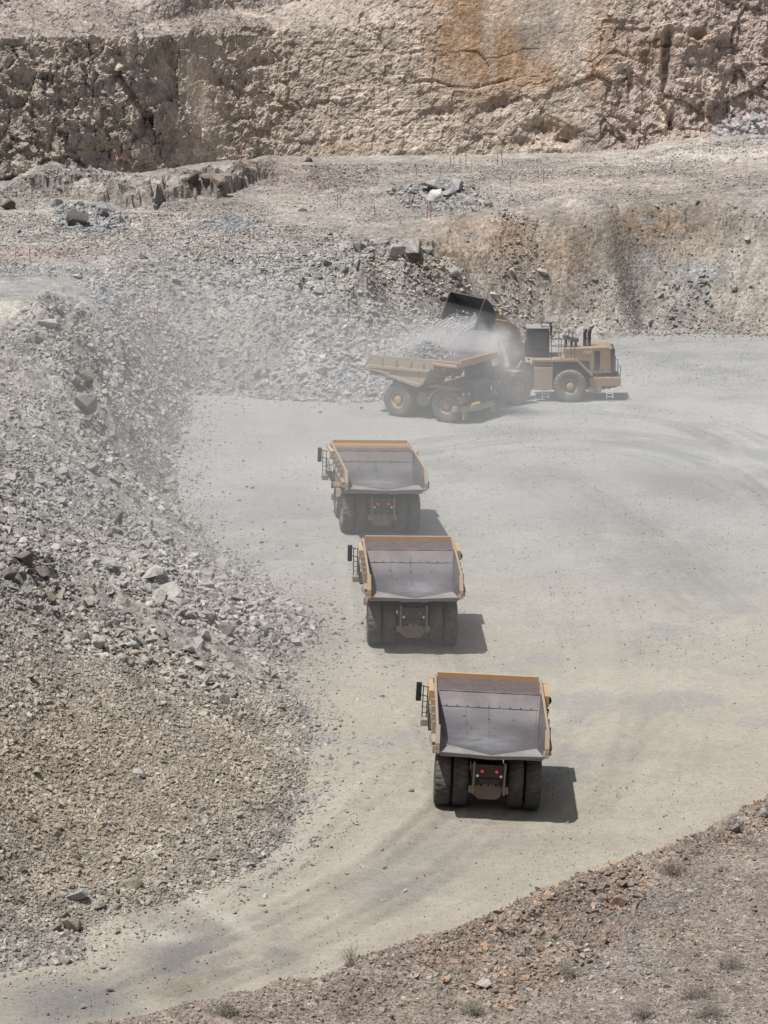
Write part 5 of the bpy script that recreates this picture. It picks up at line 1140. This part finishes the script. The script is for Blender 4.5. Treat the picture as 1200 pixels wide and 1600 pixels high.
M_roof = mat_paint('cab_roof_paint', (.28, .28, .28), (.36, .33, .3), .4)
t = NT("pale_letter_paint"); t.bsdf.inputs['Base Color'].default_value = (.6, .63, .64, 1); M_letter = t.m
LO, LFR = make_loader()
q = at(891, 604, 1.33); LO.location = (q[0], q[1]+2.18, float(floor_z(np.array([q[0]]), np.array([q[1]+2]))[0])); LO.rotation_euler = (0, 0, R(90))
tag(LO, "yellow wheel loader with black cab and raised bucket tipping rock into the truck", "wheel loader")
def bucket_rock():
    bpy.context.view_layer.update(); mw = LFR.matrix_world; n = 420; P = []
    for k in range(n):
        b = random.uniform(6.0, 8.0); top = 6.85+max(0, (7.6-b))*.55*random.random()
        P.append((mw @ Vector((random.uniform(-2.2, 2.2), b, top)))[:])
    for k in range(110): P.append((mw @ Vector((random.uniform(-2.2, 2.2), 8.1+random.uniform(-.1, .5), 6.8-2.0*random.random()**1.6)))[:])
    r = sizes(len(P), .12, .5, 1.6)*.5
    o = put("rock_load", stones_mesh("bucket_rock", np.array(P), r, stone_colours(np.zeros(len(P)), np.zeros(len(P)), np.tile(seen(165, 165, 163), (len(P), 1)), .2), M_stone))
    tag(o, "broken grey rock sliding out over the teeth of the loader bucket", "rock load", kind='stuff')
bucket_rock()
# ------------------------------------------------------------------ survey stakes, dry shrubs
M_sred = mat_paint("red_stake_paint", (.42, .06, .05), (.4, .33, .27), .2); M_sblue = mat_paint("blue_stake_paint", (.06, .08, .22), (.4, .33, .27), .2); M_swood = mat_paint("stake_wood", (.25, .2, .16), (.4, .33, .27), .2); M_spink = mat_paint("pink_stake_paint", (.5, .15, .17), (.4, .33, .27), .2)
STK = [(703, 262, 'red'), (709, 261, 'red'), (719, 265, 'blue'), (728, 261, 'red'), (651, 275, 'blue'), (777, 259, 'blue'), (785, 259, 'red'), (797, 293, 'grey'), (841, 283, 'blue'), (849, 285, 'red'), (428, 288, 'grey'), (432, 292, 'pink'), (480, 297, 'pink'), (498, 298, 'pink'), (527, 325, 'grey'), (533, 325, 'grey'), (667, 342, 'blue'), (673, 343, 'pink'), (47, 411, 'red'), (24, 405, 'pink'), (246, 510, 'red'), (241, 505, 'pink'), (377, 262, 'red'), (390, 385, 'pink'), (344, 388, 'red'), (586, 340, 'blue'), (312, 560, 'red')]
SM = {'red': M_sred, 'blue': M_sblue, 'grey': M_swood, 'pink': M_spink}; SMESH = {}
for k, m in SM.items():
    s_ = MB(); s_.cyl((0, 0, -.2), (0, 0, 1.25), .035, .03, 6); s_.box(-.05, .05, -.012, .012, 1.0, 1.25); me_o = s_.build("survey_stake", m); SMESH[k] = me_o.data; bpy.data.objects.remove(me_o)
NEAR = {0: "first of the four stakes under the wall foot at the top of the bench", 1: "second stake of the four under the wall foot", 3: "last red stake of the four under the wall foot", 2: "blue stake between the red ones under the wall foot", 4: "blue stake standing alone above the grey boulder heap", 5: "blue stake of the pair beside the small earth mound", 6: "red stake of the pair beside the small earth mound", 7: "lone grey stake right of the grey boulder heap", 8: "blue stake of the right hand pair on the bench", 9: "red stake of the right hand pair on the bench", 10: "grey stake of the pair left of the brown stone patch", 11: "pink stake of the pair left of the brown stone patch", 12: "pink stake at the left of the brown stone patch's lower rim", 13: "pink stake at the middle of the brown stone patch's lower rim", 14: "left grey stake of the pair below the brown stone patch", 15: "right grey stake of the pair below the brown stone patch", 16: "blue stake in front of the grey boulder heap", 17: "pink stake in front of the grey boulder heap", 18: "tall red stake at the left edge of the bench", 19: "pink stake nearest the left border of the bench", 20: "red stake on the rubble right of the promontory crest", 21: "pink stake beside the red one near the promontory", 22: "red stake beside the bench ledge", 23: "pink stake on the middle of the bench rubble", 24: "red stake below the small blue stone heap", 25: "blue stake left of the grey boulder heap", 26: "red stake low on the rubble slope"}
for i, (px, py, k) in enumerate(STK):
    q = on_slope(px, py); o = put("survey_stake", SMESH[k]); o.location = (q[0], q[1], float(ground_z(q[0], q[1])[0])); o.rotation_euler = (random.uniform(-.08, .08), random.uniform(-.08, .08), random.uniform(0, 3)); h = random.uniform(.85, 1.15)
    o.scale = (1, 1, h); tag(o, "thin " + NEAR[i] if not NEAR[i].startswith("tall") else NEAR[i], "survey stake", "survey stakes on the bench")

M_twig = mat_paint("dry_twig", (.26, .21, .18), (.38, .31, .26), .4); M_leaf = mat_paint("grey_green_leaf", (.16, .165, .11), (.36, .31, .25), .5); M_dark = mat_paint("dead_foliage", (.17, .135, .125), (.36, .3, .27), .45)
def shrub(px, py, w, h, leafy, label, seed, mt=M_twig, ml=M_leaf):
    r = random.Random(seed); q = on_bank(px, py); S = empty("dry_shrub", (q[0], q[1], float(bil(BH_, BX, BY, q[:1], q[1:2])[0])))
    st, lf = MB(), MB()
    for k in range(22):
        a = r.uniform(0, 6.28); tilt = r.uniform(.1, 1.15); L = h*r.uniform(.6, 1.1); p = Vector((r.gauss(0, w*.12), r.gauss(0, w*.12), -.03)); path = [p]; d = Vector((math.cos(a)*math.sin(tilt)*w/h, math.sin(a)*math.sin(tilt)*w/h, math.cos(tilt)))
        for j in range(4):
            p = p+d*L*.25; d = (d+Vector((r.gauss(0, .22), r.gauss(0, .22), r.gauss(.02, .15)))).normalized(); path.append(p)
            if j >= 1:
                for b in range(3):
                    e = p+Vector((r.gauss(0, .12), r.gauss(0, .12), r.gauss(.05, .09)))*1.3; st.cyl(p, e, .006, .004, 3)
                    for c in range(leafy):
                        z = e+Vector((r.gauss(0, .05), r.gauss(0, .05), r.gauss(0, .05))); u = Vector((r.gauss(0, 1), r.gauss(0, 1), r.gauss(0, 1))).normalized()*r.uniform(.015, .032); v = u.orthogonal().normalized()*r.uniform(.012, .022)
                        lf.add([z-u, z+v, z+u, z-v], [(0, 1, 2, 3)])
        for j in range(4): st.cyl(path[j], path[j+1], .014-.0025*j, .012-.0025*j, 4)
    st.build("stem", mt, S)
    if leafy: lf.build("foliage", ml, S)
    tag(S, label, "shrub", "dry shrubs on the near bank")
SH = [(1052, 1366, .9, .6, 3, "dense dark dry shrub at the upper rim of the bank rubble", M_dark), (1130, 1300, .8, .5, 4, "grey green shrub high on the bank beside a pale rock", M_leaf), (882, 1528, .7, .5, 5, "olive shrub below the orange rubble on the bank", M_leaf), (942, 1512, .8, .5, 4, "olive shrub right of the flat orange boulder", M_leaf), (1005, 1588, 1.1, .7, 3, "wide purplish dry bush at the bottom edge of the bank", M_dark), (1140, 1515, .9, .7, 3, "dark dry shrub beside the pale bluish rock", M_dark), (740, 1585, .8, .4, 5, "green weed patch at the bottom edge of the bank", M_leaf), (690, 1560, .8, .4, 3, "low grey shrub left of the pale pink boulder", M_leaf), (355, 1585, .7, .45, 5, "green shrub at the left end of the near bank", M_leaf), (335, 1592, .5, .4, 1, "bare shrub at the left end of the bank", M_leaf), (1085, 1560, .9, .5, 4, "purple brown bush between two green ones near the bottom", M_dark), (1180, 1480, .8, .6, 2, "thin shrub at the right border of the bank", M_dark), (1110, 1590, .9, .5, 5, "green shrub at the bottom right of the bank", M_leaf), (548, 1510, .4, .9, 0, "bare upright twigs on the bank's left crest", M_leaf), (960, 1345, .5, .35, 2, "tiny shrub at the orange upper rim of the bank", M_dark), (1170, 1345, .6, .4, 3, "small shrub near the right border above the dark shrub", M_leaf)]
for i, (px, py, w, h, lf, lb, ml) in enumerate(SH):
    if i in (1, 3, 7, 9, 11, 14, 15): continue
    shrub(px, py, w, h, lf, lb, 70+i, M_twig, ml)

# ------------------------------------------------------------------ dust in the air
def vol_mat(name, dens, col=(.93, .93, .93), aniso=.1):
    m = bpy.data.materials.new(name); m.use_nodes = True; n = m.node_tree.nodes; n.clear()
    o = n.new('ShaderNodeOutputMaterial'); v = n.new('ShaderNodeVolumePrincipled'); v.inputs['Color'].default_value = rgba(col); v.inputs['Density'].default_value = dens; v.inputs['Anisotropy'].default_value = aniso; v.inputs['Density Attribute'].default_value = ""
    m.node_tree.links.new(v.outputs[0], o.inputs['Volume']); return m, v
def lens(name, cx, cy, rx, ry, top, bottom, mat, seed):
    """a shallow bank of dust: deepest in the middle, thinning out to nothing at its rim"""
    nr, na = 48, 160; V = []; 
    for i in range(nr+1):
        r = i/nr
        for k in range(na):
            a = 2*math.pi*k/na; w = 1+.18*math.sin(2*a+seed)+.10*math.sin(5*a+2*seed)
            x, y = cx+rx*r*w*math.cos(a), cy+ry*r*w*math.sin(a)
            hgt = top*(1-r*r)**2; V.append((x, y, hgt))
    V = np.array(V); V[:, 2] *= 1+.22*fbm(V[:, 0], V[:, 1], s=24, o=3, seed=seed)
    n = len(V); B = V.copy(); B[:, 2] = bottom-.05*(1-B[:, 2]/top)
    Fc = []
    for i in range(nr):
        for k in range(na):
            a, b = i*na+k, i*na+(k+1) % na; Fc.append((a, a+na, b+na, b)); Fc.append((n+a, n+b, n+b+na, n+a+na))
    rim = nr*na
    for k in range(na): a, b = rim+k, rim+(k+1) % na; Fc.append((a, n+a, n+b, b))
    me = bpy.data.meshes.new(name); me.from_pydata(np.concatenate([V, B]).tolist(), [], Fc); me.materials.append(mat); me.update()
    return put(name, me)
m, _ = vol_mat("dusty_air", .0075)
o = lens("haze", -12, 228, 58, 74, 16, -1.0, m, 3); tag(o, "thin pale dust hanging low over the middle of the pit", "haze", kind='stuff')
# the dust thrown up where the rock lands
m, v = vol_mat("dust_puff", 0, (.95, .95, .95))
nt = m.node_tree; n = nt.nodes; tc = n.new('ShaderNodeTexCoord'); ns = n.new('ShaderNodeTexNoise'); ns.inputs['Scale'].default_value = .62; ns.inputs['Detail'].default_value = 5; ns.inputs['Roughness'].default_value = .62
nt.links.new(tc.outputs['Object'], ns.inputs['Vector'])
def ball(c, r, d):
    s_ = n.new('ShaderNodeVectorMath'); s_.operation = 'SUBTRACT'; nt.links.new(tc.outputs['Object'], s_.inputs[0]); s_.inputs[1].default_value = c
    k = n.new('ShaderNodeVectorMath'); k.operation = 'DIVIDE'; nt.links.new(s_.outputs[0], k.inputs[0]); k.inputs[1].default_value = r
    l = n.new('ShaderNodeVectorMath'); l.operation = 'LENGTH'; nt.links.new(k.outputs[0], l.inputs[0])
    q = n.new('ShaderNodeMath'); q.operation = 'MULTIPLY_ADD'; nt.links.new(ns.outputs[0], q.inputs[0]); q.inputs[1].default_value = -1.8; q.inputs[2].default_value = .9
    w = n.new('ShaderNodeMath'); w.operation = 'ADD'; nt.links.new(l.outputs['Value'], w.inputs[0]); nt.links.new(q.outputs[0], w.inputs[1])
    e = n.new('ShaderNodeMapRange'); e.interpolation_type = 'SMOOTHSTEP'; nt.links.new(w.outputs[0], e.inputs['Value']); e.inputs['From Min'].default_value = 1.0; e.inputs['From Max'].default_value = .15; e.inputs['To Min'].default_value = 0; e.inputs['To Max'].default_value = d
    return e.outputs[0]
pc = at(720, 545, 5.5); terms = []
for (px, py, z, r, d) in ((744, 543, 5.6, (3.4, 2.2, 2.3), 1.1), (690, 538, 5.6, (3.2, 2.4, 1.9), .4), (650, 545, 5.6, (4.5, 4, 2.6), .12), (780, 560, 5.0, (2.6, 2.5, 2.8), .30), (600, 520, 5.5, (6.5, 5, 3.6), .04), (800, 600, 3, (3.5, 3, 3.2), .07), (540, 490, 6.5, (7, 5, 4), .02)):
    q = at(px, py, z); q[1] += 2.2; terms.append(ball(tuple(q-pc), r, d))
acc = terms[0]
for x in terms[1:]:
    a = n.new('ShaderNodeMath'); a.operation = 'ADD'; nt.links.new(acc, a.inputs[0]); nt.links.new(x, a.inputs[1]); acc = a.outputs[0]
nt.links.new(acc, v.inputs['Density'])
b = MB(); b.lathe_x([(-22, 0), (-19, 5), (-12, 7), (0, 7.2), (7, 6.4), (9.5, 4), (10.5, 0)], 0, 0, 0, 28); o = b.build("dust_cloud", m); o.location = tuple(pc)
tag(o, "white dust billowing up between the bucket and the truck bed and drifting left", "dust cloud", kind='stuff')
scene.cycles.volume_step_rate = 1.5; scene.cycles.volume_max_steps = 96
